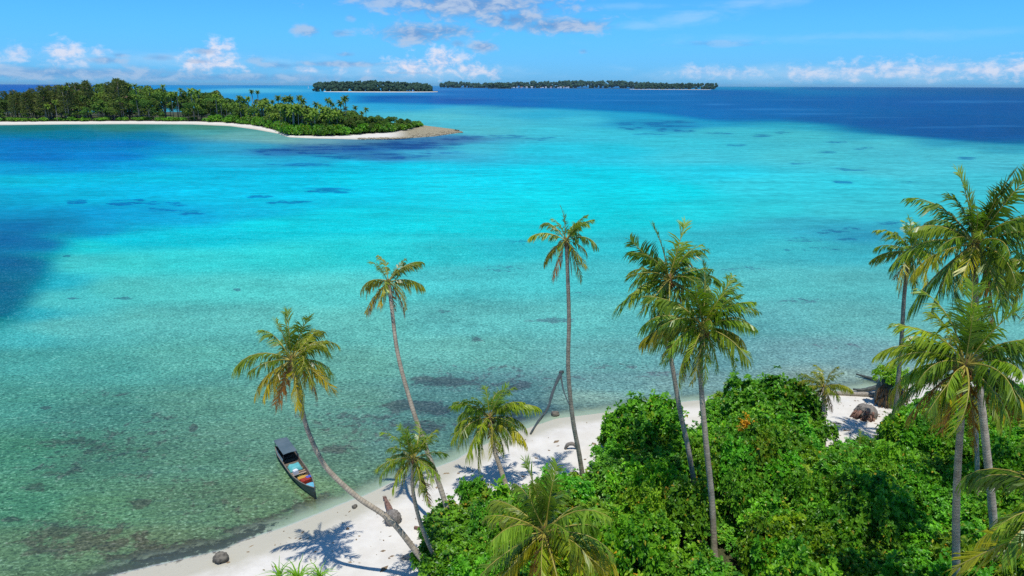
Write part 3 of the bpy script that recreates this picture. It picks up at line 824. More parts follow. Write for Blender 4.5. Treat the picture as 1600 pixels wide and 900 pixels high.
def lobed_shell(n, lobes, seed, inner=.12, up=.35):
    """points over the outside of a union of balls"""
    g = np.random.default_rng(seed)
    lob = np.array(lobes)
    pr = lob[:, 3] ** 2; pr = pr / pr.sum()
    P_, N_ = [], []
    tot = 0
    while tot < n:
        k = g.choice(len(lob), n, p=pr)
        v = g.normal(size=(n, 3)); v /= np.linalg.norm(v, axis=1, keepdims=True)
        v[:, 2] = np.where(v[:, 2] < -.35, -v[:, 2], v[:, 2])
        rr = lob[k, 3] * (1 - inner * g.random(n) ** 2) * (1 + .10 * np.sin(5 * v[:, 0] + k) * np.cos(4 * v[:, 1]))
        p = lob[k, :3] + v * rr[:, None]
        keep = np.ones(n, bool)
        for (x, y, z, r) in lob:
            keep &= ((p - np.array([x, y, z])) ** 2).sum(1) > (r * .80) ** 2
        keep &= p[:, 2] > .12
        P_.append(p[keep]); N_.append(v[keep] + np.array([0, 0, up]))
        tot += keep.sum()
    return np.concatenate(P_)[:n], np.concatenate(N_)[:n]


def far_tree_meshes():
    out = []
    for s in range(7):
        g = random.Random(100 + s)
        lob = []
        for k in range(9):
            a = g.random() * 2 * PI; q = g.random() ** .5 * .30
            z = .34 + g.random() * .50
            lob.append((math.cos(a) * q, math.sin(a) * q, z, g.uniform(.10, .17)))
        lob.append((0, 0, .82, .16))
        c, n = lobed_shell(330, lob, s, .3)
        V, F, T = leaf_cloud(c, n, .075, 3, .8, 1.0, .1, s)
        cm = new_mesh('tree_crown', V, F, False, (M['far_leaf'],)); fattr(cm, 'tint', T)
        b = MB()
        b.tube([(0, 0, -.02), (.01, .01, .3), (.0, .02, .62)], [.022, .016, .01], 5)
        for k in range(4):
            l = lob[k]
            b.tube([(0, .01, .34 + .05 * k), (l[0] * .6, l[1] * .6, .5 + .03 * k), (l[0], l[1], l[2])], [.011, .008, .004], 4, False)
        out.append((cm, b.build('tree_trunk', M['pale_bark'], True)))
    return out


def casuarina_meshes():
    out = []
    for s in range(4):
        g = np.random.default_rng(300 + s)
        n = 360
        h = g.random(n) ** .8
        rad = (.19 * (1 - h) ** .7 + .03) * g.random(n) ** .5
        a = g.random(n) * 2 * PI
        c = np.stack([np.cos(a) * rad, np.sin(a) * rad, .25 + h * .75], 1)
        nn = np.stack([np.cos(a), np.sin(a), np.full(n, .9)], 1)
        V, F, T = leaf_cloud(c, nn, .085, 2, .22, .8, -.3, s)
        cm = new_mesh('needle_crown', V, F, False, (M['far_leaf'],)); fattr(cm, 'tint', T)
        b = MB().tube([(0, 0, -.02), (.01, 0, .4), (0, .01, .95)], [.018, .012, .003], 5)
        for k in range(7):
            z = .25 + k * .09
            q = g.random() * 6.28
            b.tube([(0, 0, z), (math.cos(q) * .12, math.sin(q) * .12, z + .12)], [.006, .002], 3, False)
        out.append((cm, b.build('needle_trunk', M['pale_bark'], True)))
    return out


# ------------------------------------------------------------------ coconut palms
def frond_meshes(elev, seed, L=1.0, pairs=58, droop=1.0, hang=.5, ragged=0.0):
    """one frond of unit length growing along +X from the origin; returns leaflets mesh and midrib mesh"""
    g = random.Random(seed)
    n = 15
    pts, tans = [np.zeros(3)], []
    bend = g.uniform(-.32, .32)
    for i in range(n):
        s = i / n
        e = elev - droop * (s ** 1.5)
        e = max(e, -1.50)
        yaw = bend * s * s * 2
        t = np.array([math.cos(e) * math.cos(yaw), math.cos(e) * math.sin(yaw), math.sin(e)])
        tans.append(t)
        pts.append(pts[-1] + t * (L / n))
    tans.append(tans[-1])

    def at(s):
        u = s * n
        k = min(int(u), n - 1)
        f = u - k
        t = tans[k] * (1 - f) + tans[k + 1] * f
        return pts[k] * (1 - f) + pts[k + 1] * f, t / np.linalg.norm(t)
    V, F, T = [], [], []
    for side in (-1, 1):
        for k in range(pairs):
            s = .16 + .84 * (k + g.random() * .6) / pairs
            if k % 5 == 0:
                c_sw, c_dn, c_ln = g.gauss(0, .20), g.gauss(0, .22), g.uniform(.78, 1.12)
                c_gap = g.random() < .10 + .3 * ragged
            if g.random() < .035 + .5 * ragged or (c_gap and k % 5 > 2): continue
            p, t = at(min(s, .995))
            hz = np.array([-t[1], t[0], 0.0]); hz /= (np.linalg.norm(hz) + 1e-6)
            up = np.cross(t, hz); up = up if up[2] > 0 else -up
            prof = math.sin(PI * min(1, .13 + .80 * (s - .16) / .84)) ** .7
            ll = (.27 + .05 * hang) * prof * (1 if g.random() > ragged else .35) * g.uniform(.85, 1.12) + .02
            sweep = .45 + .55 * s + g.uniform(-.14, .14) + c_sw
            ll *= c_ln
            d = hz * side * math.cos(sweep) * (1 - .42 * hang) + t * math.sin(sweep) + up * (.22 - .35 * hang) - np.array([0, 0, .30 * hang + c_dn])
            d /= np.linalg.norm(d)
            wdt = .0112 * g.uniform(.8, 1.25)
            wv = t * wdt
            dn = np.array([0, 0, -1.0])
            m_ = p + d * ll * .5 + dn * ll * .10 * hang
            d2 = d * (1 - .72 * hang) + dn * (.25 + .95 * hang) * g.uniform(.75, 1.1) + t * .1
            d2 /= np.linalg.norm(d2)
            e_ = m_ + d2 * ll * .55
            k0 = len(V)
            V += [p - wv * .7, p + wv * .7, m_ + wv, m_ - wv, e_]
            F += [(k0, k0 + 1, k0 + 2, k0 + 3), (k0 + 3, k0 + 2, k0 + 4)]
            tt = min(.9, max(0, .25 + .45 * s + g.uniform(-.25, .25)))
            T += [tt, tt, tt, tt, min(1.0, tt + (.14 if g.random() < .5 else 0))]
    me = new_mesh('frond', np.array(V), F, False, (M['frond'],))
    fattr(me, 'tint', T)
    b = MB()
    b.tube([pts[i] for i in range(0, n + 1, 2)] + [pts[-1]], [.018, .013, .0105, .009, .0075, .006, .0045, .0035, .0022], 5, False)
    return me, b.build('midrib', M['midrib'], True)


ELEVS = [1.45, 1.2, .95, .7, .42, .15, -.15, -.5, -.95, -1.38]
FRONDS = []
for i, e in enumerate(ELEVS):
    row = []
    for s in range(3):
        dr = [.35, .75, 1.1, 1.35, 1.45, 1.4, 1.15, .9, .55, .15][i] * (0.85 + .15 * s)
        hg = [.15, .40, .62, .80, .92, 1.0, 1.0, 1.0, 1.0, .8][i] * [1, .85, 1][s]
        row.append(frond_meshes(e, 10 * i + s, 1.0, 58, dr, hg, [.08, .18, .38][s]))
    FRONDS.append(row)
GREEN, LIME, YELL, BROWN = (1, 1, 1, 1), (1.45, 1.15, .8, 1), (2.3, 1.25, .5, 1), (2.3, .60, 1.1, 1)


def nut_mesh():
    bm = bmesh.new()
    bmesh.ops.create_icosphere(bm, subdivisions=2, radius=.13)
    for v in bm.verts:
        v.co.z *= 1.25
        v.co += v.co * .06 * math.sin(9 * v.co.x + 7 * v.co.y)
    me = bpy.data.meshes.new('coconut'); bm.to_mesh(me); bm.free()
    me.materials.append(M['nut'])
    me.polygons.foreach_set('use_smooth', [True] * len(me.polygons))
    return me


NUT = nut_mesh()


def fibre_mesh():
    b = MB()
    g = random.Random(3)
    b.tube([(0, 0, -.55), (0, 0, -.2), (0, 0, .25), (0, 0, .6)], [.15, .21, .20, .06], 9)
    for k in range(16):
        a = g.random() * 2 * PI
        b.tube([(.15 * math.cos(a), .15 * math.sin(a), g.uniform(-.1, .3)), (.34 * math.cos(a), .34 * math.sin(a), g.uniform(-.2, .2)),
                (.42 * math.cos(a), .42 * math.sin(a), g.uniform(-.8, -.4))], [.03, .02, .008], 4, False)
    return b.build('crown_fibre', M['fibre'], True)


FIBRE = fibre_mesh()


def trunk_mesh(pts, r0_, r1_):
    L = sum(np.linalg.norm(pts[i + 1] - pts[i]) for i in range(len(pts) - 1))
    n = int(min(260, max(30, L / .085)))
    pp = spline(pts, n)
    rad = []
    for i in range(n):
        s = i / (n - 1)
        r = r0_ + (r1_ - r0_) * min(1, s * 1.15) + .10 * math.exp(-s * L / .55)
        r *= 1 + (.035 if i % 2 == 0 else -.02) + .02 * math.sin(i * .37)
        rad.append(r)
    b = MB().tube(pp, rad, 10)
    me = b.build('trunk', M['trunk'], True)
    al = np.repeat(np.linspace(0, L, n), 10)
    fattr(me, 'along', al)
    return me, pp[-1]


def palm(label, crown, D, R, trunk_px, base_px=None, n=22, yellow=.25, dead=2, nuts=0, nut_col=(1, 1, 1, 1), r=(.20, .14), seed=0,
         lo=-.95, hi=1.45, spin=0.0, tint=(1, 1, 1), tcol=1.0, base_xyz=None, lean=(0, 0)):
    g = random.Random(900 + seed)
    top = P(*crown, D)
    base = np.array(base_xyz, float) if base_xyz is not None else GT(*base_px)
    base[2] -= .15
    mids = []
    for (x, y) in trunk_px:
        # forward distance between crown and base by the share of height covered
        _, yb = to_px(base); yt = crown[1]
        k = min(1, max(0, (y - yt) / max(1, yb - yt)))
        k2 = k
        mids.append(P(x, y, top[1] + (base[1] - top[1]) * k2))
    pts = [base] + mids[::-1] + [top]
    t = thing('coconut_palm', label, 'palm tree', base, 0, 'coconut palms on the near beach')
    me, end = trunk_mesh([p - base for p in pts], *r)
    o = obj('trunk', me, t)
    o.color = (tcol, tcol, tcol, 1)
    c = Vector(top - base)
    f = obj('crown_fibre', FIBRE, t, c + Vector((0, 0, -.1)), (0, 0, g.random() * 6), R / 3.6)
    n = int(n * 1.75)
    for k in range(n):
        s = (k + .5) / n
        e = hi + (lo - hi) * s ** 1.0 + g.gauss(0, .21)
        if k >= n - dead: e = -1.38 + g.uniform(0, .35)
        i = int(np.argmin([abs(e - q) for q in ELEVS]))
        fm, mm = FRONDS[i][g.randrange(3)]
        a = spin + k * 2.39996 + g.gauss(0, .28)
        L = R * 1.07 * g.uniform(.70, 1.14) * (1.0 if s > .12 else .85)
        hgt = .35 * (1 - s) * R / 4
        fo = obj('frond', fm, t, c + Vector((.10 * math.cos(a), .10 * math.sin(a), hgt)),
                 (g.gauss(0, .30) + lean[0], g.uniform(-.10, .10) + lean[1], a), (L, L, L))
        if k >= n - dead: colr = BROWN
        elif s > .55 and g.random() < yellow * 1.8: colr = YELL
        elif g.random() < yellow: colr = LIME
        else: colr = GREEN
        v = g.uniform(.65, 1.3)
        fo.color = (colr[0] * v * tint[0], colr[1] * v * tint[1], colr[2] * v * tint[2], 1)
        mo = obj('midrib', mm, fo)
        mo.color = (1.1, 1, .8, 1) if colr != BROWN else (.6, .4, .5, 1)
    for k in range(nuts):
        a = g.random() * 2 * PI
        q = g.uniform(.22, .42)
        no = obj('coconut', NUT, t, c + Vector((q * math.cos(a), q * math.sin(a), g.uniform(-.55, -.1))), (g.random(), g.random(), a), g.uniform(.8, 1.1))
        no.color = nut_col
    return t


palm('tall leaning coconut palm curving out from the sand over the boat', (456, 566), 38.6, 3.2, [(470, 630), (480, 670), (500, 715), (520, 742), (560, 778), (610, 813), (655, 868)], (696, 915),
     n=20, yellow=.45, dead=3, r=(.20, .13), seed=1, spin=.4, tint=(1.1, .95, 1))
palm('thin curved coconut palm with small ragged yellowing crown left of centre', (607, 442), 46.8, 2.5, [(612, 480), (621, 550), (639, 620), (662, 690), (690, 768)], (715, 852),
     n=12, yellow=.65, dead=3, r=(.19, .13), seed=2, spin=1.2, hi=1.15, lo=-1.1, tint=(1.3, 1.0, 1.1))
palm('tall straight solitary coconut palm with small crown in the centre', (885, 378), 48.0, 2.55, [(887, 430), (889, 500), (888, 580), (895, 655), (905, 710)], (914, 765),
     n=13, yellow=.55, dead=2, r=(.20, .14), seed=3, spin=.2, hi=1.3, lo=-1.1, tint=(1.15, 1.0, 1.1))
palm('short full coconut palm with brown hanging frond beside the white sand', (765, 655), 49.5, 3.5, [(772, 700), (783, 735)], (797, 775),
     n=22, yellow=.35, dead=1, nuts=7, nut_col=(.5, .35, .5, 1), r=(.20, .16), seed=4, spin=.9, hi=1.5, lo=-1.15)
palm('small coconut palm in front of the root ball with drooping yellow tips', (646, 718), 37.3, 2.35, [(645, 765), (658, 820), (678, 868)], (702, 908),
     n=17, yellow=.35, dead=1, r=(.15, .11), seed=5, spin=.3, hi=1.4, lo=-1.05)
palm('big coconut palm seen from above among shrubs at the bottom edge', (850, 836), 29.2, 3.6, [], None,
     n=24, yellow=.35, dead=4, r=(.24, .18), seed=6, spin=.5, hi=1.35, lo=-.75, base_xyz=(1.9, 30.0, .9), tint=(1.0, 1.0, 1.3))
palm('tall coconut palm with dark crown, rear one of the pair right of centre', (1046, 440), 46.5, 3.9, [(1032, 500), (1048, 560), (1062, 640), (1075, 700)], (1093, 800),
     n=22, yellow=.25, dead=2, nuts=5, nut_col=(1.2, .5, .5, 1), r=(.20, .14), seed=7, spin=1.8)
palm('tall coconut palm with drooping fronds and yellow nuts, front one of the pair', (1098, 515), 41.0, 3.75, [(1095, 590), (1103, 690), (1112, 780)], (1117, 878),
     n=25, yellow=.28, dead=1, nuts=8, nut_col=(1.4, 1.3, .6, 1), r=(.22, .15), seed=8, spin=2.5, hi=1.45)
palm('young coconut palm with thick brown stem beside the small sand clearing', (1287, 606), 57.0, 2.3, [(1287, 640), (1287, 665)], (1287, 712),
     n=17, yellow=.4, dead=3, r=(.19, .17), seed=9, spin=.7, hi=1.35, lo=-1.0, tint=(1.25, 1.0, 1.1))
palm('slender coconut palm behind the largest crown near the right edge', (1424, 396), 55.0, 3.1, [(1414, 450), (1408, 540), (1400, 630)], (1394, 705),
     n=18, yellow=.25, dead=2, r=(.20, .15), seed=10, spin=.1, lo=-.9, tcol=.85)
palm('tallest coconut palm with the largest crown at the right edge', (1522, 385), 36.5, 4.05, [(1524, 470), (1530, 590), (1540, 690), (1551, 800)], (1562, 945),
     n=26, yellow=.22, dead=1, nuts=4, r=(.24, .17), seed=11, spin=.55, hi=1.5, lo=-.9, tint=(.9, .95, 1.1), tcol=1.15)
palm('coconut palm with broad crown and hanging orange sheath below the largest crown', (1508, 575), 31.0, 3.5, [(1503, 640), (1497, 720), (1494, 800), (1494, 900)], (1495, 1000),
     n=27, yellow=.3, dead=5, nuts=9, nut_col=(2.0, .8, .4, 1), r=(.22, .15), seed=12, spin=1.5, hi=1.5, lo=-1.0)
palm('coconut palm cut by the right edge behind the largest crown', (1638, 425), 43.0, 3.9, [(1625, 520), (1612, 600)], (1604, 760),
     n=22, yellow=.3, dead=1, r=(.2, .15), seed=13, spin=.2, lo=-.9)
palm('nearest coconut palm with dark fronds reaching in from the lower right edge', (1680, 806), 25.0, 4.5, [], None,
     n=20, yellow=.25, dead=1, r=(.24, .18), seed=14, spin=.25, hi=1.1, lo=-.6, base_xyz=(19.5, 25.3, .9), tint=(.8, .9, 1))
palm('pale thin coconut palm half hidden behind the hanging orange sheath', (1524, 612), 44.0, 2.6, [(1526, 690), (1527, 740)], (1529, 835),
     n=13, yellow=.3, dead=2, r=(.17, .13), seed=15, spin=.9, lo=-.8)
palm('low trunkless young coconut palm sprouting at the rim of the sand clearing', (1342, 712), 51.5, 1.9, [], None,
     n=9, yellow=.3, dead=1, r=(.16, .13), seed=16, spin=.6, hi=1.1, lo=-.1, base_xyz=GT(1342, 735))


# ------------------------------------------------------------------ thicket behind the beach
def shrub_meshes():
    out = []
    for s in range(7):
        g = random.Random(50 + s)
        lob = [(0, 0, .42, .40)]
        for k in range(26):
            a = k * 2.4 + g.uniform(-.4, .4)
            q = g.uniform(.15, .95) ** .8
            lob.append((math.cos(a) * q, math.sin(a) * q, (.80 - .30 * q * q) * g.uniform(.60, 1.14), g.uniform(.12, .27)))
        c, n = lobed_shell(720, lob, 60 + s, .42, .95)
        # shoots that stand out of the canopy
        gg = np.random.default_rng(700 + s)
        pick = gg.choice(len(c), 90)
        c = np.concatenate([c, c[pick] + np.array([0, 0, 1.]) * gg.uniform(.05, .20, 90)[:, None] + .04 * gg.normal(size=(90, 3))])
        n = np.concatenate([n, n[pick] + np.array([0, 0, .6])])
        # tint by whorl with soft clumps
        tc_ = np.clip(.45 + .40 * np.sin(3.1 * c[:, 0] + s) * np.cos(2.7 * c[:, 1]) + .25 * nr.normal(size=len(c)), 0, 1)
        V, F, T = leaf_cloud(c, n, .128, 7, .60, .95, .05, 70 + s, tc_)
        fm = new_mesh('foliage', V, F, False, (M['shrub'],)); fattr(fm, 'tint', T)
        b = MB()
        for k in range(7):
            l = lob[k + 1]
            b.tube([(0, 0, -.06), (l[0] * .4, l[1] * .4, .22), (l[0] * .8, l[1] * .8, l[2] * .8), (l[0] * 1.1, l[1] * 1.1, l[2] + .2)], [.035, .025, .014, .004], 5, False)
        out.append((fm, b.build('stem', M['bark'], True)))
    return out


SHRUBS = shrub_meshes()
SHRUB_LABEL = 'glossy green broadleaf shrub in the dense thicket behind the beach'


def shrub(x, y, z, r, h, label=SHRUB_LABEL, group='shrubs of the thicket', tint=None):
    k = rnd.randrange(len(SHRUBS))
    t = thing('shrub', label, 'shrub', (x, y, z), rnd.random() * 6.28, group)
    t.scale = (r, r, h)
    fo = obj('foliage', SHRUBS[k][0], t)
    v = rnd.uniform(.74, 1.28)
    tt = tint or (rnd.choice([.7, .85, .95, 1.05, 1.35]) * rnd.uniform(.9, 1.15), 1, rnd.uniform(.7, 1.3))
    fo.color = (v * tt[0], v * tt[1], v * tt[2], 1)
    obj('stem', SHRUBS[k][1], t)
    return t


TRUNK_FEET = [GT(1093, 800)[:2], GT(1117, 878)[:2], GT(914, 765)[:2]]


def build_thicket():
    pts = []
    tries = 0
    xs0, xs1 = VEG[:, 0].min(), min(VEG[:, 0].max(), 62)
    while tries < 9000:
        tries += 1
        x, y = rnd.uniform(xs0, 52), rnd.uniform(25, 70)
        if abs(x) > .78 * y + 6: continue
        sp = 1.9
        if any((x - a) ** 2 + (y - b) ** 2 < sp * sp for a, b in pts): continue
        if float(poly_d(np.array(x), np.array(y), VEG)) < 1.1: continue
        pts.append((x, y))
    for (x, y) in pts:
        d = float(poly_d(np.array(x), np.array(y), VEG))
        n = math.sin(x * .55 + 1.3) * math.cos(y * .47) + .6 * math.sin(x * .21 - y * .33)
        h = 2.7 + .8 * n + rnd.uniform(-.7, .9) + min(1.2, max(0, d - 2) * .25)
        h = max(1.7, h)
        r = rnd.uniform(1.7, 2.5)
        for (bx, by) in TRUNK_FEET:      # low growth at the feet of the tall palms
            if abs(x - bx) < 1.9 and by - 6.5 < y < by + .8:
                h = rnd.uniform(1.0, 1.5); r = rnd.uniform(1.2, 1.6)
        shrub(x, y, float(land_z(x, y)) - .1, r, h)


build_thicket()
# shrubs that stand out
for (px, py, zt, r, h, lab, tint) in [
        (1190, 622, 5.2, 3.3, 5.3, 'tall bushy tree rising above the thicket left of the clearing', (.75, .9, .9)),
        (1238, 628, 4.8, 2.9, 4.9, 'rounded tree beside the clearing, right of the taller bushy one', (.8, .9, .9)),
        (1020, 668, 4.2, 3.0, 4.9, 'high shrub at the beach end of the thicket with bare twigs', (.85, 1, .9)),
        (980, 676, 3.6, 2.3, 4.2, 'leafy shrub at the waterside corner of the thicket', (.9, 1, 1)),
        (738, 790, 2.2, 1.4, 3.2, 'open shrub with dark gaps at the seaward tip of the thicket', (.7, .85, 1)),
        (700, 850, 1.9, 1.2, 2.2, 'low shrub on white sand at the left rim of the thicket', (1.1, 1.1, .8)),
        (785, 885, 1.9, 1.9, 2.5, 'lime green low bush left of the big palm at the bottom', (1.5, 1.15, .7)),
        (1412, 690, 2.6, 2.0, 3.8, 'shrub at the foot of the slender palm beside the clearing', (1.2, 1, .8)),
        (1250, 880, 3.6, 2.3, 4.6, 'yellowish green bush at the bottom edge right of the pair', (1.6, 1.1, .8))]:
    p = G(px, py, zt * .8)
    shrub(p[0], p[1], float(land_z(p[0], p[1])) - .1, r, h, lab, None, tint)


for (px, py, r, h) in [(1312, 726, 1.5, 1.7), (1345, 728, 1.5, 1.5), (1375, 722, 1.5, 1.7), (1330, 752, 1.9, 2.4), (1360, 758, 2.0, 2.6), (1330, 714, 1.4, 1.3), (1362, 708, 1.4, 1.4), (1390, 700, 1.5, 1.8), (1395, 745, 1.9, 2.6), (1300, 760, 1.9, 2.8), (1412, 700, 1.7, 2.2), (1440, 668, 1.9, 2.6), (1475, 655, 2.0, 2.6), (1515, 645, 2.2, 2.8), (1560, 640, 2.2, 2.8)]:
    p = GT(px, py)
    shrub(p[0], p[1], p[2] - .1, r, h)


def orange_bush():
    p = G(1168, 664, 4.6)
    g = np.random.default_rng(5)
    c = g.normal(size=(70, 3)) * np.array([.30, .25, .30])
    V, F, T = leaf_cloud(c, g.normal(size=(70, 3)) + np.array([0, 0, .6]), .3, 6, .5, .9, .2, 6)
    me = new_mesh('withered_leaves', V, F, False, (M['shrub'],)); fattr(me, 'tint', np.clip(T, 0, .9))
    zg = float(land_z(p[0], p[1]))
    t = thing('withered_branch', 'withered branch with orange leaves in the green thicket', 'branch', (p[0], p[1], zg))
    fo = obj('withered_leaves', me, t, (0, 0, p[2] - zg)); fo.color = (4.2, .95, 1.0, 1)
    obj('stem', MB().tube([(0, 0, 0), (.1, .1, (p[2] - zg) * .6), (0, 0, p[2] - zg)], [.05, .04, .02], 6).build('stem', M['bark'], True), t)


orange_bush()

# ------------------------------------------------------------------ trees of the island
TREES, CASU = far_tree_meshes(), casuarina_meshes()


def far_palm_meshes():
    out = []
    for s in range(4):
        g = random.Random(400 + s)
        V, F, T = [], [], []
        for k in range(17):
            a = k * 2.4 + g.random() * .4
            e = 1.25 - 2.0 * (k / 17) + g.uniform(-.15, .15)
            L = g.uniform(.85, 1.1)
            pp = np.zeros(3)
            n = 5
            pr = None
            for i in range(n + 1):
                q = e - 1.5 * (i / n) ** 1.3
                d = np.array([math.cos(q) * math.cos(a), math.cos(q) * math.sin(a), math.sin(q)])
                sd_ = np.array([-math.sin(a), math.cos(a), 0])
                wv = .17 * math.sin(PI * (.12 + .80 * i / n))
                k0 = len(V)
                V += [pp - sd_ * wv + np.array([0, 0, -wv * .7]), pp + np.array([0, 0, .02]), pp + sd_ * wv + np.array([0, 0, -wv * .7])]
                tv = min(.9, .2 + .6 * g.random())
                T += [tv] * 3
                if i:
                    F += [(k0 - 3, k0 - 2, k0 + 1, k0), (k0 - 2, k0 - 1, k0 + 2, k0 + 1)]
                pp = pp + d * L / n
        me = new_mesh('palm_crown', np.array(V), F, False, (M['far_leaf'],)); fattr(me, 'tint', T)
        bx, by = g.uniform(-.08, .08), g.uniform(-.08, .08)
        tm = MB().tube([(bx, by, -.02), (bx * .5, by * .5, .5), (0, 0, 1)], [.018, .014, .011], 5).build('palm_trunk', M['pale_bark'], True)
        out.append((me, tm))
    return out


FPALM = far_palm_meshes()


def far_palm(x, y, z, h, R, v=1.0):
    k = rnd.randrange(4)
    t = thing('island_palm', 'coconut palm with pale trunk in the wooded island across the bay', 'palm tree', (x, y, z), rnd.random() * 6, 'palms on the island across the bay')
    c = obj('crown', FPALM[k][0], t, (0, 0, h), (0, 0, 0), R); c.color = (1.5 * v, 1.25 * v, .9 * v, 1)
    obj('trunk', FPALM[k][1], t, (0, 0, 0), (0, 0, 0), (h, h, h))


def z_at(px, py, D):
    return P(px, py, D)[2]


def build_island_trees():
    # broadleaf trees in rows from the back to the front
    n = 0
    for i in range(300):
        px = rnd.uniform(-130, 640)
        s = rnd.random()
        vy = lut(ISL_VEG, px)
        p0 = G(px, vy)
        dep = float(np.interp(px, [-130, 400, 560, 640], [130, 110, 55, 14]))
        off = 5 + dep * s
        D = p0[1] + off
        q = P(px, 170, D)
        top = lut(ISL_TOP, px) + rnd.uniform(0, 7)
        hmax = z_at(px, top, D)
        under = i >= 210
        if under:
            s = rnd.random() * .35
            D = p0[1] + 4 + dep * s
            q = P(px, 170, D)
            hmax = z_at(px, top, D)
        k = float(np.interp(s, [0, .25, 1], [.58, .80, 1.0])) * rnd.uniform(.85, 1.03) * (rnd.uniform(.4, .75) if under else 1)
        if px < 420: k = min(k, 1.0)
        h = max(5, hmax * k)
        z = 1.6
        wide = h * rnd.uniform(.75, 1.1) if h > 16 else h * rnd.uniform(1.0, 1.4)
        kk = rnd.randrange(len(TREES))
        t = thing('island_tree', 'dense green broadleaf tree in the wooded island across the bay', 'tree', (q[0], D, z), rnd.random() * 6, 'trees on the island across the bay')
        v = rnd.uniform(.65, 1.25)
        c = obj('crown', TREES[kk][0], t, (0, 0, 0), (0, 0, 0), (wide, wide, h)); c.color = (v * rnd.uniform(.8, 1.3), v, v * .9, 1)
        obj('trunk', TREES[kk][1], t, (0, 0, 0), (0, 0, 0), (wide * .8, wide * .8, h))
    # feathery grey-brown trees at the left end
    for i in range(46):
        px = rnd.choice([rnd.uniform(-60, 110), rnd.uniform(20, 210), rnd.uniform(20, 110)])
        D = G(px, lut(ISL_VEG, px))[1] + rnd.uniform(8, 70)
        q = P(px, 170, D)
        h = max(12, z_at(px, lut(ISL_TOP, px) + rnd.uniform(-3, 10), D))
        kk = rnd.randrange(4)
        t = thing('casuarina_tree', 'feathery grey brown tree at the left end of the island', 'tree', (q[0], D, 1.4), rnd.random() * 6, 'feathery trees on the island')
        wd = h * rnd.uniform(1.0, 1.5)
        c = obj('crown', CASU[kk][0], t, (0, 0, 0), (0, 0, 0), (wd, wd, h)); c.color = (1.5, .95, 1.5, 1)
        obj('trunk', CASU[kk][1], t, (0, 0, 0), (0, 0, 0), (wd, wd, h))
    # palms
    for i in range(120):
        px = rnd.choice([rnd.uniform(60, 480), rnd.uniform(150, 560), rnd.uniform(400, 500)])
        D = G(px, lut(ISL_VEG, px))[1] + rnd.uniform(3, 40)
        q = P(px, 170, D)
        top = lut(ISL_TOP, px)
        h = z_at(px, rnd.uniform(top + 4, min(top + 40, 184)), D) - 1
        far_palm(q[0], D, 1.4, max(6, h), rnd.uniform(3.0, 4.2), rnd.uniform(.8, 1.2))
    for (px, py) in [(405, 141), (396, 140), (416, 153), (436, 150), (446, 153), (452, 150), (456, 152), (468, 150), (471, 149), (474, 155), (494, 160), (500, 163), (513, 153), (516, 156), (520, 160), (532, 158), (538, 153), (541, 150), (540, 166), (555, 165), (572, 168), (565, 174), (427, 156), (480, 165), (507, 166), (523, 169), (530, 171)]:
        D = G(px, lut(ISL_VEG, px))[1] + rnd.uniform(25, 60)
        q = P(px, 170, D)
        far_palm(q[0], D, 1.2, z_at(px, py + 3, D) - 1.2, rnd.uniform(2.6, 3.6), rnd.uniform(.55, .8))
    # low bright shrubs along the front
    for i in range(300):
        px = rnd.uniform(-120, 655) if i < 150 else rnd.uniform(330, 655)
        D = G(px, lut(ISL_VEG, px))[1] + rnd.uniform(1, 12 if i < 150 else 26)
        q = P(px, 190, D)
        kk = rnd.randrange(len(SHRUBS))
        small = i < 150 and px < 400
        r = rnd.uniform(2.2, 3.8) if small else rnd.uniform(2.5, 4.2)
        t = thing('island_shrub', 'bright green low shrub along the front of the island', 'shrub', (q[0], D, 1.0), rnd.random() * 6, 'shrubs along the front of the island')
        hh = rnd.uniform(2.0, 3.4) if small else rnd.uniform(3.5, 6.5) * float(np.interp(px, [400, 600, 655], [1.1, 1, .6]))
        t.scale = (r, r, hh)
        v = rnd.uniform(.75, 1.15) if small else rnd.uniform(.6, 1.1)
        c = obj('foliage', SHRUB_FAR[kk], t); c.color = (v * rnd.uniform(.8, 1.1), v, v, 1)


def shrub_far_meshes():
    out = []
    for s in range(4):
        g = random.Random(80 + s)
        lob = [(0, 0, .45, .5)] + [(math.cos(k * 1.3) * .6, math.sin(k * 1.3) * .6, g.uniform(.25, .6), g.uniform(.3, .45)) for k in range(5)]
        c, n = lobed_shell(160, lob, 90 + s, .25, .5)
        V, F, T = leaf_cloud(c, n, .26, 3, .8, .95, 0, 95 + s)
        fm = new_mesh('foliage', V, F, False, (M['shrub'],)); fattr(fm, 'tint', T)
        out.append(fm)
    return out


SHRUB_FAR = shrub_far_meshes() * 2
build_island_trees()


# ------------------------------------------------------------------ rocks, islands at the horizon
def stone_mesh(seed, r=1.0, flat=.7, sub=2, rough=.22):
    bm = bmesh.new()
    bmesh.ops.create_icosphere(bm, subdivisions=sub, radius=r)
    g = random.Random(seed)
    ph = [g.random() * 6 for _ in range(6)]
    for v in bm.verts:
        c = v.co.normalized()
        k = 1 + rough * (math.sin(2.3 * c.x + ph[0]) * math.cos(2.9 * c.y + ph[1]) + .5 * math.sin(5.1 * c.z + ph[2] + 3 * c.x) + .35 * math.sin(9 * c.y + 7 * c.x + ph[3]))
        v.co *= k
        v.co.z *= flat
    me = bpy.data.meshes.new('stone'); bm.to_mesh(me); bm.free()
    return me


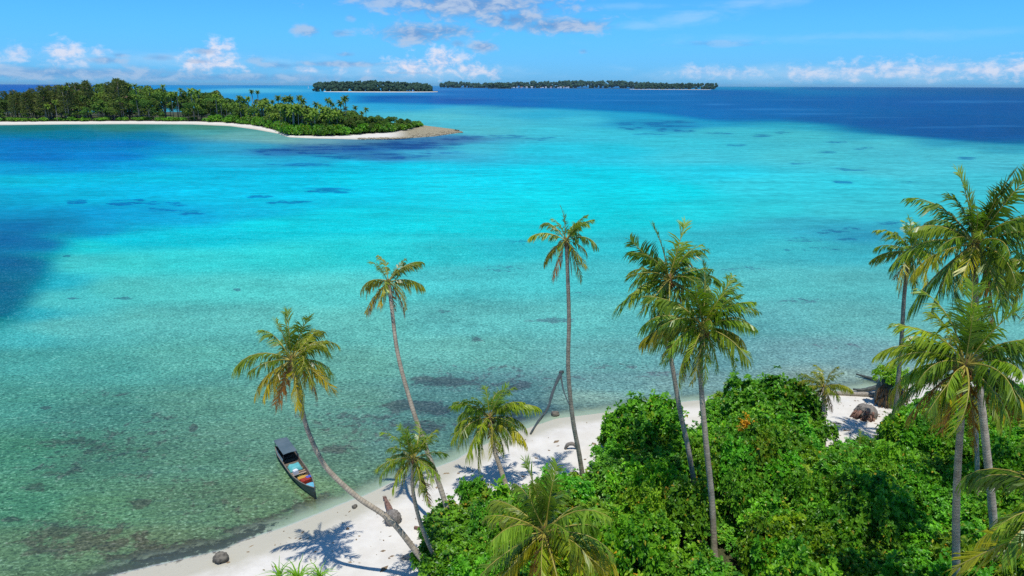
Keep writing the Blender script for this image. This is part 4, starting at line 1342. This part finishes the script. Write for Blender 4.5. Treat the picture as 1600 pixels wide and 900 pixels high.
def spit_rubble():
    b = MB()
    src = []
    for s in range(5):
        m = stone_mesh(s, 1, .6, 1, .3)
        src.append((np.array([v.co[:] for v in m.vertices]), [tuple(p.vertices) for p in m.polygons]))
        bpy.data.meshes.remove(m)
    for i in range(520):
        px = rnd.uniform(560, 722)
        py0, py1 = lut(ISL_SHORE, px) + .3, 201 + max(0, px - 655) * .075
        if px < 640: py1 = py0 - 2
        p = G(px, rnd.uniform(py1, py0))
        V, F = src[rnd.randrange(5)]
        k = rnd.choice([.25, .35, .5, .8])
        b.add(V * k + np.array([p[0], p[1], .25]), F)
    o = obj('rubble', b.build('rubble', M['coral'], False))
    tag(o, 'brown coral rubble at the tip of the island', None, None, 'stuff')


M['coral'] = plain('coral_rubble', (.42, .36, .25), (.17, .14, .09), .6, .9, .1)
spit_rubble()

M['forest'] = leaf_material('forest_leaf', (.025, .060, .038), (.06, .115, .06), (.09, .11, .06), .1, .1, False, .8)


def far_island(name, label, x0, x1, D, top, sand, clump, count, depth, sandpx=None):
    """low land with sand rim and a wood that reads as one mass"""
    c0, c1 = P(x0, 140, D)[0], P(x1, 140, D)[0]
    n = 60
    V = []
    for i in range(n + 1):
        s = i / n
        x = c0 + (c1 - c0) * s
        wdt = max(.03, math.sin(PI * min(1, max(0, s))) ** .35)
        for (k, z) in ((-.5, -1.5), (-.42, 1.2), (-.2, 3.0), (.5, 3.0), (.55, -2)):
            V.append((x, D + depth * .45 + depth * k * wdt, z))
    idx = np.arange(len(V)).reshape(n + 1, 5)
    F = np.stack([idx[:-1, :-1], idx[1:, :-1], idx[1:, 1:], idx[:-1, 1:]], -1).reshape(-1, 4)
    me = new_mesh(name, np.array(V), F, True, (M['sand'],))
    zer = np.zeros(len(V))
    fattr(me, 'veg', np.tile([0, 0, 1, 1, 0] if sand else [1, 1, 1, 1, 1], n + 1)); fattr(me, 'wet', zer); fattr(me, 'rubble', zer); fattr(me, 'bed', zer); fattr(me, 'weed', zer)
    tag(obj(name, me), label, None, None, 'structure')
    # wood
    g = np.random.default_rng(int(D))
    m = stone_mesh(3, 1, 1, 2, .25)
    Vs = np.array([v.co[:] for v in m.vertices]); Fs = np.array([p.vertices[:] for p in m.polygons]); bpy.data.meshes.remove(m)
    VV, FF, TT = [], [], []
    for i in range(count):
        px = g.uniform(x0 + 1, x1 - 1)
        s = (px - x0) / (x1 - x0)
        wdt = max(.03, math.sin(PI * s) ** .35)
        q = g.uniform(-.30, .45)
        y = D + depth * .45 + depth * q * wdt
        tz = P(px, lut(top, px), y)[2] * (1.0 if q > 0 else (.60 + .40 * (q + .30) / .30))
        x = P(px, 140, y)[0]
        z = max(clump * .4, tz - clump * 1.15) * (g.uniform(.75, 1.0) if g.random() < .85 else 1.06)
        if g.random() < .35: z *= g.uniform(.2, .7)
        cl = clump * g.uniform(.6, 1.3)
        sc = np.array([cl, cl, cl * g.uniform(.8, 1.3)])
        VV.append(Vs * sc * (1 + .15 * g.normal(size=Vs.shape)) + np.array([x, y, z])); FF.append(Fs + i * len(Vs)); TT.append(np.clip(g.random() * .6 + .3 * g.random(len(Vs)), 0, .92))
    me = new_mesh(name + '_wood', np.concatenate(VV), np.concatenate(FF), False, (M['forest'],)); fattr(me, 'tint', np.concatenate(TT))
    tag(obj('far_forest', me), 'far wood covering the ' + label, None, None, 'stuff')


far_island('far_island_terrain', 'small wooded island beyond the bay', 489, 676, 3300, [(489, 134), (493, 129), (510, 127.5), (560, 126.5), (580, 126), (588, 125), (610, 127), (640, 128.5), (660, 129.5), (676, 133)], True, 6.5, 900, 500)
far_island('horizon_island_terrain', 'long hilly island at the horizon', 688, 1080, 8800, [(688, 129.5), (700, 127), (725, 127), (745, 129), (790, 128.5), (830, 126.5), (870, 126.5), (905, 125), (920, 126.5), (950, 125.5), (975, 126.5), (1000, 127.5), (1040, 129), (1080, 132)], False, 17, 900, 1100)
far_island('flat_island_terrain', 'flat wooded island at the right end of the horizon land', 990, 1121, 6400, [(990, 133.5), (1000, 130.5), (1030, 130), (1060, 129.6), (1118, 129.8), (1121, 132)], True, 9, 420, 500)
far_island('point_island_terrain', 'small dark wooded islet before the horizon island', 762, 800, 7200, [(762, 132), (766, 129), (780, 129), (800, 130.5)], False, 10, 110, 200)

M['white_wall'] = plain('white_wall', (.78, .77, .74), (.66, .65, .62), .2)
M['roof_red'] = plain('red_roof', (.42, .20, .15), (.34, .25, .2), .2)
M['roof_grey'] = plain('grey_roof', (.58, .60, .62), (.45, .47, .5), .2)


def house(px, py, D, wd, hh, red):
    p = P(px, py, D)
    t = thing('village_house', 'tiny pale house of the shore village on the horizon island', 'house', (p[0], D, 0), 0, 'houses of the far village')
    obj('wall', MB().box((0, 0, hh / 2 + 1), (wd, wd * .7, hh + 2)).build('wall', M['white_wall']), t)
    b = MB()
    x, y, z = wd * .56, wd * .42, hh + 2
    b.add([(-x, -y, z), (x, -y, z), (x, y, z), (-x, y, z), (-x, 0, z + hh * .6), (x, 0, z + hh * .6)], [(0, 1, 5, 4), (2, 3, 4, 5), (0, 4, 3), (1, 2, 5), (3, 2, 1, 0)])
    obj('roof', b.build('roof', M['roof_red'] if red else M['roof_grey']), t)


for i, px in enumerate([799, 803, 808, 815, 823, 831, 845, 848, 853, 861, 872, 876, 881, 885, 888]):
    house(px, 134.6, 8450, rnd.uniform(14, 26), rnd.uniform(6, 12), i % 3 == 0)

M['paint_white'] = plain('white_paint', (.8, .8, .8), (.72, .73, .75), 1, .4)


def sailboat(px, py, D, h, label):
    p = G(px, py)
    p = P(px, py, D)
    t = thing('sailboat', label, 'sailboat', (p[0], D, 0), .4)
    L = h * .55
    V, F = [], []
    for i in range(9):
        s = i / 8 * 2 - 1
        wv = L * .16 * (1 - abs(s) ** 2.2) + .05
        V += [(s * L / 2, -wv, L * .14), (s * L / 2 * .9, 0, -L * .05), (s * L / 2, wv, L * .14)]
    for i in range(8):
        a = i * 3
        F += [(a, a + 3, a + 4, a + 1), (a + 1, a + 4, a + 5, a + 2), (a + 2, a + 5, a + 3, a)]
    obj('hull', new_mesh('hull', V, F, True, (M['paint_white'],)), t)
    obj('mast', MB().tube([(0, 0, 0), (0, 0, h)], .012 * h, 6).build('mast', M['paint_white']), t)
    sl = MB().add([(0, .05, h * .14), (-L * .42, .3, h * .16), (0, .05, h * .95), (-.02 * L, .5, h * .16)], [(0, 1, 2), (0, 3, 2)])
    obj('sail', sl.build('sail', M['paint_white']), t)


sailboat(482, 133, 6500, 30, 'white sailboat left of the small far island')
sailboat(645, 134.4, 3200, 17, 'white sailboat by the beach of the small far island')

# ------------------------------------------------------------------ longboat
M['hull'] = plain('hull_paint', (.055, .085, .085), (.095, .085, .06), 1.5, .55, .3, .2, (1, 4, 4))
M['hull_in'] = plain('hull_inside', (.16, .12, .085), (.075, .06, .05), 3, .8, .1, .3, (1, 5, 1))
M['plank'] = plain('boat_plank', (.34, .29, .22), (.20, .17, .13), 3, .85, .1, .3, (1, 5, 1), obj_col=True)
M['blue'] = plain('blue_paint', (.10, .36, .48), (.16, .46, .55), 2, .5, .3)
M['roofsheet'] = plain('boat_roof', (.075, .115, .135), (.11, .15, .17), .8, .6, .15, .2)
M['black'] = plain('black_iron', (.02, .02, .022), (.03, .03, .03), 3, .5, .3)
M['grey_paint'] = plain('grey_panel', (.38, .42, .44), (.26, .30, .32), 2, .6, .2)


def boat():
    st, bw = GT(441, 716), G(493, 781)
    st[2] = bw[2] = 0
    ax = bw - st
    L = float(np.linalg.norm(ax)); rz = math.atan2(ax[1], ax[0])
    t = thing('longboat', 'narrow wooden longboat with a flat grey roof moored in the shallows', 'boat', (st[0], st[1], 0), rz)
    n = 25

    def half(s):       # half breadth at the gunwale
        return .74 * (1 - .30 * max(0, (.18 - s) / .18) ** 1.6) * (1 - max(0, (s - .42) / .58) ** 2.3) + .015

    def sheer(s):
        return .55 + .55 * max(0, (s - .5) / .5) ** 2 + .12 * max(0, (.2 - s) / .2)
    Vo, Vi = [], []
    for i in range(n):
        s = i / (n - 1)
        x = s * L
        b, h = half(s), sheer(s)
        kz = -.38 + .45 * max(0, (s - .75) / .25) ** 2
        Vo += [(x, -b, h), (x - .06 * s, -b * .88, h * .35), (x - .2 * s, -b * .45, kz * .7), (x - .25 * s, 0, kz), (x - .2 * s, b * .45, kz * .7), (x - .06 * s, b * .88, h * .35), (x, b, h)]
        bi = max(.004, b - .05)
        Vi += [(x, -bi, h), (x, -bi * .85, h * .4), (x, -bi * .5, .02), (x, 0, -.02), (x, bi * .5, .02), (x, bi * .85, h * .4), (x, bi, h)]

    def strips(flip):
        F = []
        for i in range(n - 1):
            for k in range(6):
                a = i * 7 + k
                f = (a, a + 1, a + 8, a + 7)
                F.append(f[::-1] if flip else f)
        return F
    F = strips(False) + [tuple(range(6, -1, -1))]
    hull = obj('hull', new_mesh('hull', Vo, F, True, (M['hull'],)), t)
    obj('hull_lining', new_mesh('hull_lining', Vi, strips(True), True, (M['hull_in'],)), t)
    for sgn in (-1, 1):
        pts = [(i / 24 * L, sgn * (half(i / 24) - .02), sheer(i / 24) + .02) for i in range(25)]
        o = obj('gunwale', MB().tube(pts, .045, 6).build('gunwale', M['plank'], True), t); o.color = (.7, .7, .75, 1)
    # cross boards of the open middle and fore part, one by one
    g = random.Random(8)
    for k in range(13):
        s = .46 + k * .031
        b = half(s) - .07
        if k in (1, 4, 5): continue
        o = obj('board', MB().box((s * L, 0, .30 + .012 * (k % 3)), (.20, b * 1.9, .03)).build('board', M['plank']), t)
        v = g.uniform(.5, 1.25); o.color = (v, v * g.uniform(.85, 1), v * g.uniform(.7, 1), 1)
    for k in range(5):
        s = .10 + k * .075
        o = obj('board', MB().box((s * L, 0, .22), (.52, (half(s) - .09) * 1.9, .03)).build('board', M['plank']), t); o.color = (.5, .5, .5, 1)
    # bow deck
    V, Fd = [], []
    for i in range(9):
        s = .865 + .13 * i / 8
        V += [(s * L, -half(s) + .02, sheer(s) + .05), (s * L, 0, sheer(s) + .09), (s * L, half(s) - .02, sheer(s) + .05)]
    for i in range(8):
        Fd += [(3 * i, 3 * i + 3, 3 * i + 4, 3 * i + 1), (3 * i + 1, 3 * i + 4, 3 * i + 5, 3 * i + 2)]
    obj('bow_deck', new_mesh('bow_deck', V, Fd, False, (M['blue'],)), t)
    o = obj('stem_post', MB().tube([(L * .985, 0, -.1), (L * .998, 0, .7), (L * 1.015, 0, 1.32)], [.07, .07, .05], 8).build('stem_post', M['hull'], True), t)
    # roof on posts
    V, F2 = [], []
    for i in range(9):
        x = .02 + 2.9 * i / 8
        for k, y in enumerate(np.linspace(-.60, .60, 7)):
            V.append((x, y, 1.30 + .06 * math.cos(y / .60 * 1.5) + .012 * math.sin(i * 2.2)))
    for i in range(8):
        for k in range(6):
            a = i * 7 + k
            F2.append((a, a + 7, a + 8, a + 1))
    k0 = len(V)
    V += [(x, y, z - .035) for x, y, z in V]
    F2 += [tuple(a + k0 for a in f[::-1]) for f in F2]
    rim = [i for i in range(7)] + [7 * i + 6 for i in range(1, 9)] + [56 + k for k in range(5, -1, -1)] + [7 * i for i in range(7, 0, -1)]
    F2 += [(rim[i], rim[(i + 1) % len(rim)], rim[(i + 1) % len(rim)] + k0, rim[i] + k0) for i in range(len(rim))]
    obj('roof', new_mesh('roof', V, F2, False, (M['roofsheet'],)), t)
    for x in (.16, 1.5, 2.8):
        for sgn in (-1, 1):
            s = max(0, x / L)
            obj('post', MB().tube([(x, sgn * (half(s) - .05), .3), (x, sgn * .54, 1.32)], .03, 6).build('post', M['black'], True), t)
    for sgn in (-1, 1):
        V = []
        for x in (.9, 1.6, 2.3, 3.0):
            s = x / L
            V += [(x, sgn * (half(s) - .04), sheer(s) + .03), (x, sgn * (half(s) - .04 - .01), sheer(s) + .38)]
        Fp = [(2 * i, 2 * i + 2, 2 * i + 3, 2 * i + 1) for i in range(3)]
        obj('side_panel', new_mesh('side_panel', V, Fp, False, (M['grey_paint'],)), t)
    b = MB()
    b.box((1.2, 0, .55), (.8, .5, .5)); b.tube([(1.2, .1, .8), (1.2, .1, 1.3)], .06, 8)
    obj('engine', b.build('engine', M['black']), t)
    rot = Matrix.Rotation(rz, 4, 'Z')

    def put(name, me, label, cat, s, y, z, r=0.0):
        o = obj(name, me, None, Vector((st[0], st[1], 0)) + (rot @ Vector((s * L, y, z))), (0, 0, rz + r))
        return tag(o, label, cat)
    # cargo
    tq = plain('turquoise_tarp', (.08, .36, .37), (.14, .46, .44), 3, .5, .3, .3)
    cv = []
    for i in range(8):
        for k in range(8):
            x, y = (i / 7 - .5) * .95, (k / 7 - .5) * 1.06
            e = max(abs(i / 7 - .5), abs(k / 7 - .5)) * 2
            cv.append((x, y, .62 - .30 * max(0, e - .72) / .28 + .03 * math.sin(5 * x + 7 * y)))
    Fc = [(i * 8 + k, i * 8 + 8 + k, i * 8 + 9 + k, i * 8 + k + 1) for i in range(7) for k in range(7)]
    put('tarpaulin', new_mesh('tarpaulin', cv, Fc, True, (tq,)), 'turquoise tarpaulin spread over the middle of the longboat', 'tarpaulin', .44, 0, 0)
    b = MB(); b.box((0, 0, .16), (.55, .80, .28), 0, .94)
    for k in range(3): b.box((-.2 + .2 * k, 0, .312), (.05, .86, .02))
    put('crate', b.build('crate', plain('red_plastic', (.38, .05, .03), (.28, .03, .02), 4, .45, .3)), 'red crate in the fore part of the longboat', 'crate', .735, .02, .34, .06)
    cv = []
    for i in range(6):
        for k in range(7):
            x, y = (i / 5 - .5) * .55, (k / 6 - .5) * .85
            cv.append((x, y, .10 + .04 * math.sin(6 * x + 3) * math.cos(5 * y)))
    Fc = [(i * 7 + k, i * 7 + 7 + k, i * 7 + 8 + k, i * 7 + k + 1) for i in range(5) for k in range(6)]
    put('cloth', new_mesh('cloth', cv, Fc, True, (plain('yellow_cloth', (.50, .30, .06), (.42, .24, .05), 4, .8, .1),)), 'yellow cloth spread beside the red crate in the longboat', 'cloth', .665, .05, .36, -.1)
    b = MB()
    for k in range(5): b.tube([(-.22, -.38 + .17 * k, .05 + .02 * (k % 2)), (.25, -.30 + .16 * k, .09)], .055, 7)
    put('bundle', b.build('bundle', M['drift'], True), 'pale bundle of poles near the bow of the longboat', 'bundle', .81, 0, .34)
    b = MB(); b.box((0, 0, .2), (.34, .42, .4), .2, .9); b.box((0, 0, .42), (.20, .26, .06), .2)
    put('jerrycan', b.build('jerrycan', M['paint_white']), 'pale container behind the tarpaulin of the longboat', 'container', .545, -.25, .30)
    b = MB(); b.box((0, 0, .14), (.3, .45, .26), .1, .92); b.box((0, .0, .285), (.32, .47, .03), .1)
    put('box', b.build('box', plain('blue_box', (.02, .09, .42), (.03, .12, .5), 3, .4)), 'small blue box by the right gunwale of the longboat', 'box', .71, .40, .36, 0)


boat()


# ------------------------------------------------------------------ things on the beach
def boulder(px, py, r, label, mat, seed, flat=.75, cat='boulder', name='boulder', sink=.25):
    p = GT(px, py)
    me = stone_mesh(seed, r, flat, 3, .2)
    me.materials.append(mat)
    me.polygons.foreach_set('use_smooth', [True] * len(me.polygons))
    o = obj(name, me, None, (p[0], p[1], p[2] + r * flat * (1 - sink) * .8), (0, 0, rnd.random() * 6))
    return tag(o, label, cat)


boulder(345, 876, .50, 'mottled dark boulder at the waterline at the lower left', M['rock'], 21)
boulder(554, 793, .20, 'small dark stone on the wet sand right of the longboat', M['rock'], 22, cat='stone', name='stone')
boulder(867, 649, .38, 'brown stone in the shallows beside the sunken trunk', M['rock'], 23, cat='stone', name='stone')


def root_ball(loc, r, seed, label, cat='root ball'):
    """dome of matted palm roots with hanging strands"""
    t = thing('root_ball', label, cat, loc)
    me = stone_mesh(seed, r, .95, 3, .12); me.materials.append(M['root'])
    me.polygons.foreach_set('use_smooth', [True] * len(me.polygons))
    obj('root_mass', me, t, (0, 0, r * .6))
    g = random.Random(seed)
    b = MB()
    for k in range(70):
        a, e = g.random() * 6.28, g.uniform(-.2, 1.0)
        d = np.array([math.cos(a) * math.cos(e), math.sin(a) * math.cos(e), math.sin(e)])
        p = d * r * .95 + np.array([0, 0, r * .6])
        q = p + d * r * .16 + np.array([0, 0, -.2 * r])
        b.tube([p, (p + q) / 2 + d * .05 * r, q], [r * .05, r * .04, r * .012], 4, False)
    obj('root_strand', b.build('root_strand', M['root'], True), t)
    return t


p = GT(613, 815)
t = root_ball((p[0], p[1], p[2] - .1), .66, 31, 'grey root ball of a toppled palm with broken reddish trunk')
q = GT(601, 781)
b = MB()
v0 = np.array(q - p)
pts = [np.array([0, 0, .55]), v0 * .30 + [0, 0, .62], v0 * .62 + [0, 0, .48], v0 * .92 + [0, 0, .40]]
b.tube(spline(pts, 12), [.30, .27, .24, .25, .22, .23, .20, .21, .18, .16, .14, .07], 9)
for k in range(7):
    a = k * .9
    e = pts[-1] + np.array([.12 * math.cos(a), 0, .12 * math.sin(a)])
    b.tube([e - v0 / np.linalg.norm(v0) * -.0, e + v0 / np.linalg.norm(v0) * rnd.uniform(.2, .5)], [.05, .01], 4)
obj('broken_trunk', b.build('broken_trunk', M['rotten'], True), t)

p = GT(1352, 650)
t = root_ball((p[0], p[1], p[2] - .25), .98, 33, 'big brown boulder like root ball on the white sand clearing')
b = MB()
g = random.Random(4)
for k in range(26):
    a = -2.2 + g.uniform(-.9, .9)
    x0 = np.array([math.cos(a) * 1.0, math.sin(a) * 1.0, g.uniform(.3, 1.3)])
    x1 = x0 + np.array([math.cos(a) * .5 - .15, math.sin(a) * .35, g.uniform(-.9, -.2)])
    b.tube([x0, (x0 + x1) / 2 + [0, 0, .1], x1], [.13, .11, .03], 5)
obj('torn_root', b.build('torn_root', M['rotten'], True), t)


def log(name, label, pts, rad, mat, cat='log', wig=0.0):
    p0 = pts[0]
    t = np.array([np.asarray(p) - p0 for p in pts])
    me = MB().tube(spline(list(t), 16), list(np.interp(np.linspace(0, 1, 16), np.linspace(0, 1, len(rad)), rad) * (1 + .08 * np.sin(np.arange(16) * 1.9))), 9).build(name, mat, True)
    return tag(obj(name, me, None, tuple(p0)), label, cat)


def up(p, z): return np.array([p[0], p[1], p[2] + z])


# sunken trunk that reaches from the beach into the water, with a second stem
A, Cc = GT(829, 679), G(876, 584, .02)
t = thing('fallen_trunk', 'dark fallen trunk reaching from the beach out into the shallows', 'fallen tree', A)
obj('stem', MB().tube(spline([np.zeros(3) + [0, 0, .10], G(840, 660, .02) - A, G(856, 638, -.02) - A, G(864, 612, -.03) - A, Cc - A], 18), list(np.linspace(.09, .20, 18) * (1 + .1 * np.sin(np.arange(18) * 1.7))), 9).build('stem', M['wet_wood'], True), t)
obj('side_stem', MB().tube(spline([Cc - A, G(881, 612, -.04) - A, G(893, 641, -.03) - A], 12), list(np.linspace(.11, .06, 12)), 8).build('side_stem', M['wet_wood'], True), t)
me = stone_mesh(9, .30, .5, 2, .25); me.materials.append(M['wet_wood'])
obj('root_end', me, t, tuple(G(877, 581, .12) - A))

# half ring
p = GT(893, 702)
pts = [np.array([.52 * math.cos(a), .12 * math.sin(a * .5), .52 * math.sin(a)]) for a in np.linspace(-.25, PI + .25, 14)]
log('wood_ring', 'grey curved half ring standing in white sand beside the solitary palm', [up(p, 0) + q for q in pts], [.12, .17, .17, .17, .12], M['root'], 'driftwood')

# driftwood by the leaning palm
p = GT(632, 873)
t = thing('driftwood', 'pale split piece of driftwood at the foot of the leaning palm', 'driftwood', p)
b = MB()
b.tube(spline([(0, 0, .12), (.45, .05, .2), (1.1, .1, .15), (1.6, .1, .1)], 12), [.10, .17, .20, .22, .23, .24, .23, .22, .21, .2, .18, .15], 8)
for k in range(6):
    b.tube([(.1, -.12 + .06 * k, .12), (-.25 - .05 * (k % 3), -.2 + .08 * k, .06 + .05 * (k % 2))], [.06, .01], 4)
obj('wood', b.build('wood', M['drift'], True), t)
log('log', 'short brown log end showing behind the small palm', [up(GT(648, 826), .1), up(GT(662, 830), .18), up(GT(676, 834), .15)], [.12, .14, .12], M['rotten'])
log('log', 'long grey log lying along the water behind the clearing', [up(GT(1296, 616), .15), up(GT(1330, 618), .2), up(GT(1375, 620), .22)], [.22, .24, .28], M['drift'])
log('log', 'dark forked branch lying in the water beside the green stump', [up(G(1337, 588), .3), up(G(1352, 592), .25), up(G(1372, 598), .3)], [.08, .16, .22], M['wet_wood'])
log('log', 'dark log between the grey log and the green stump', [up(G(1332, 612), .3), up(G(1348, 614), .35), up(G(1372, 612), .6)], [.10, .2, .26], M['wet_wood'])
log('stick', 'thin dark stick lying on the sand clearing', [up(GT(1297, 661), .05), up(GT(1306, 662), .08), up(GT(1315, 662), .05)], [.05, .06, .03], M['drift'], 'stick')


# upturned root plate grown over with bright green leaves
def green_stump():
    p = GT(1386, 632)
    t = thing('overgrown_stump', 'dark upturned stump topped with a bright green bush', 'stump', p)
    b = MB()
    g = random.Random(12)
    b.tube(spline([(0, 0, -.2), (.1, 0, 1.0), (-.1, 0, 2.0), (0, 0, 2.9)], 14), [1.1, 1.3, 1.38, 1.4, 1.45, 1.4, 1.35, 1.3, 1.25, 1.2, 1.1, 1.0, .8, .4], 12)
    obj('stump_body', b.build('stump_body', M['wet_wood'], True), t)
    b = MB()
    for k in range(60):
        a = -1.2 + g.uniform(-1.7, 1.7)
        z = g.uniform(.4, 2.6)
        x0 = np.array([1.2 * math.cos(a), 1.2 * math.sin(a), z])
        x1 = x0 + np.array([.7 * math.cos(a) + .2, .5 * math.sin(a), -g.uniform(.5, 1.3)])
        b.tube([x0, (x0 + x1) / 2 + [.1 * math.cos(a), .1 * math.sin(a), .2], x1], [.06, .05, .015], 4, False)
    obj('hanging_root', b.build('hanging_root', M['fibre'], True), t)
    fo = obj('foliage', SHRUBS[2][0], t, (0, 0, 2.1), (0, 0, 1), (1.75, 1.6, 2.0)); fo.color = (1.5, 1.25, .8, 1)


green_stump()


def beach_debris():
    b = MB()
    g = random.Random(77)
    n = 0
    while n < 260:
        px, py = g.uniform(330, 1000), g.uniform(650, 900)
        if g.random() < .2: px, py = g.uniform(1290, 1400), g.uniform(620, 700)
        p = GT(px, py)
        d = float(shore_d(p[0], p[1]))
        if d < .3 or d > 14: continue
        n += 1
        a, L = g.random() * 6.28, g.uniform(.08, .45) * (2 if g.random() < .06 else 1)
        w_ = L * g.uniform(.06, .5)
        b.add([(p[0] - L / 2 * math.cos(a), p[1] - L / 2 * math.sin(a), p[2]), (p[0] + w_ * math.sin(a), p[1] - w_ * math.cos(a), p[2]), (p[0] + L / 2 * math.cos(a), p[1] + L / 2 * math.sin(a), p[2] + .02),
               (p[0] - w_ * math.sin(a), p[1] + w_ * math.cos(a), p[2]), (p[0], p[1], p[2] + min(.12, .3 * w_ + .03))], [(0, 1, 4), (1, 2, 4), (2, 3, 4), (3, 0, 4)])
    tag(obj('beach_litter', b.build('beach_litter', plain('litter', (.30, .22, .13), (.14, .10, .07), 1.2, .9, .1))), 'twigs and husks strewn over the white sand', None, None, 'stuff')


beach_debris()


def spiky(px, py, h, n, label, seed):
    p = G(px, py, .9)
    z = float(land_z(p[0], p[1]))
    g = random.Random(seed)
    t = thing('pandanus', label, 'plant', (p[0], p[1], z))
    ms = []
    for s in range(2):
        V = []
        for i in range(6):
            u = i / 5
            e = 1.25 - (1.2 + .4 * s) * u * u
            x = u * math.cos(e) * 1.0 + .1 * u; zz = u * math.sin(max(.25, e)) * .95
            wv = .045 * (1 - u) + .004
            V += [(x, -wv, zz), (x, 0, zz - wv * .6), (x, wv, zz)]
        F = []
        for i in range(5):
            a = 3 * i
            F += [(a, a + 3, a + 4, a + 1), (a + 1, a + 4, a + 5, a + 2)]
        me = new_mesh('leaf', V, F, False, (M['shrub'],)); fattr(me, 'tint', [g.random() * .8 for _ in V])
        ms.append(me)
    for k in range(n):
        a = k * 2.4 + g.uniform(-.3, .3)
        L = h * g.uniform(.7, 1.1)
        o = obj('leaf', ms[k % 2], t, (0, 0, .25), (0, g.uniform(-.45, .25), a), L)
        o.color = (1.4, 1.15, 1.1, 1)
    obj('stem', MB().tube([(0, 0, -.1), (0, 0, .3)], [.1, .08], 7).build('stem', M['bark'], True), t)


spiky(437, 903, 1.5, 16, 'spiky pale green plant on the sand, leftmost at the bottom edge', 1)
spiky(466, 909, 1.7, 22, 'spiky green plant on the sand, middle of three at the bottom edge', 2)
spiky(500, 908, 1.5, 18, 'spiky green plant on the sand, nearest the leaning palm', 3)


# ------------------------------------------------------------------ thin sea air
def haze():
    m = bpy.data.materials.new('sea_air')
    m.use_nodes = True
    t = NT(m.node_tree)
    v = t.n('ShaderNodeVolumePrincipled', i_Color=(.50, .80, 1.0), i_Density=HAZE_DENSITY, i_Anisotropy=.2)
    out = t.n('ShaderNodeOutputMaterial')
    t.t.links.new(v.outputs[0], out.inputs['Volume'])
    b = MB().box((0, 0, 68), (130000, 130000, 144))
    o = obj('haze', b.build('haze', m))
    tag(o, 'thin blue sea air over the lagoon', None, None, 'stuff')


HAZE_DENSITY = 1.1e-5
haze()
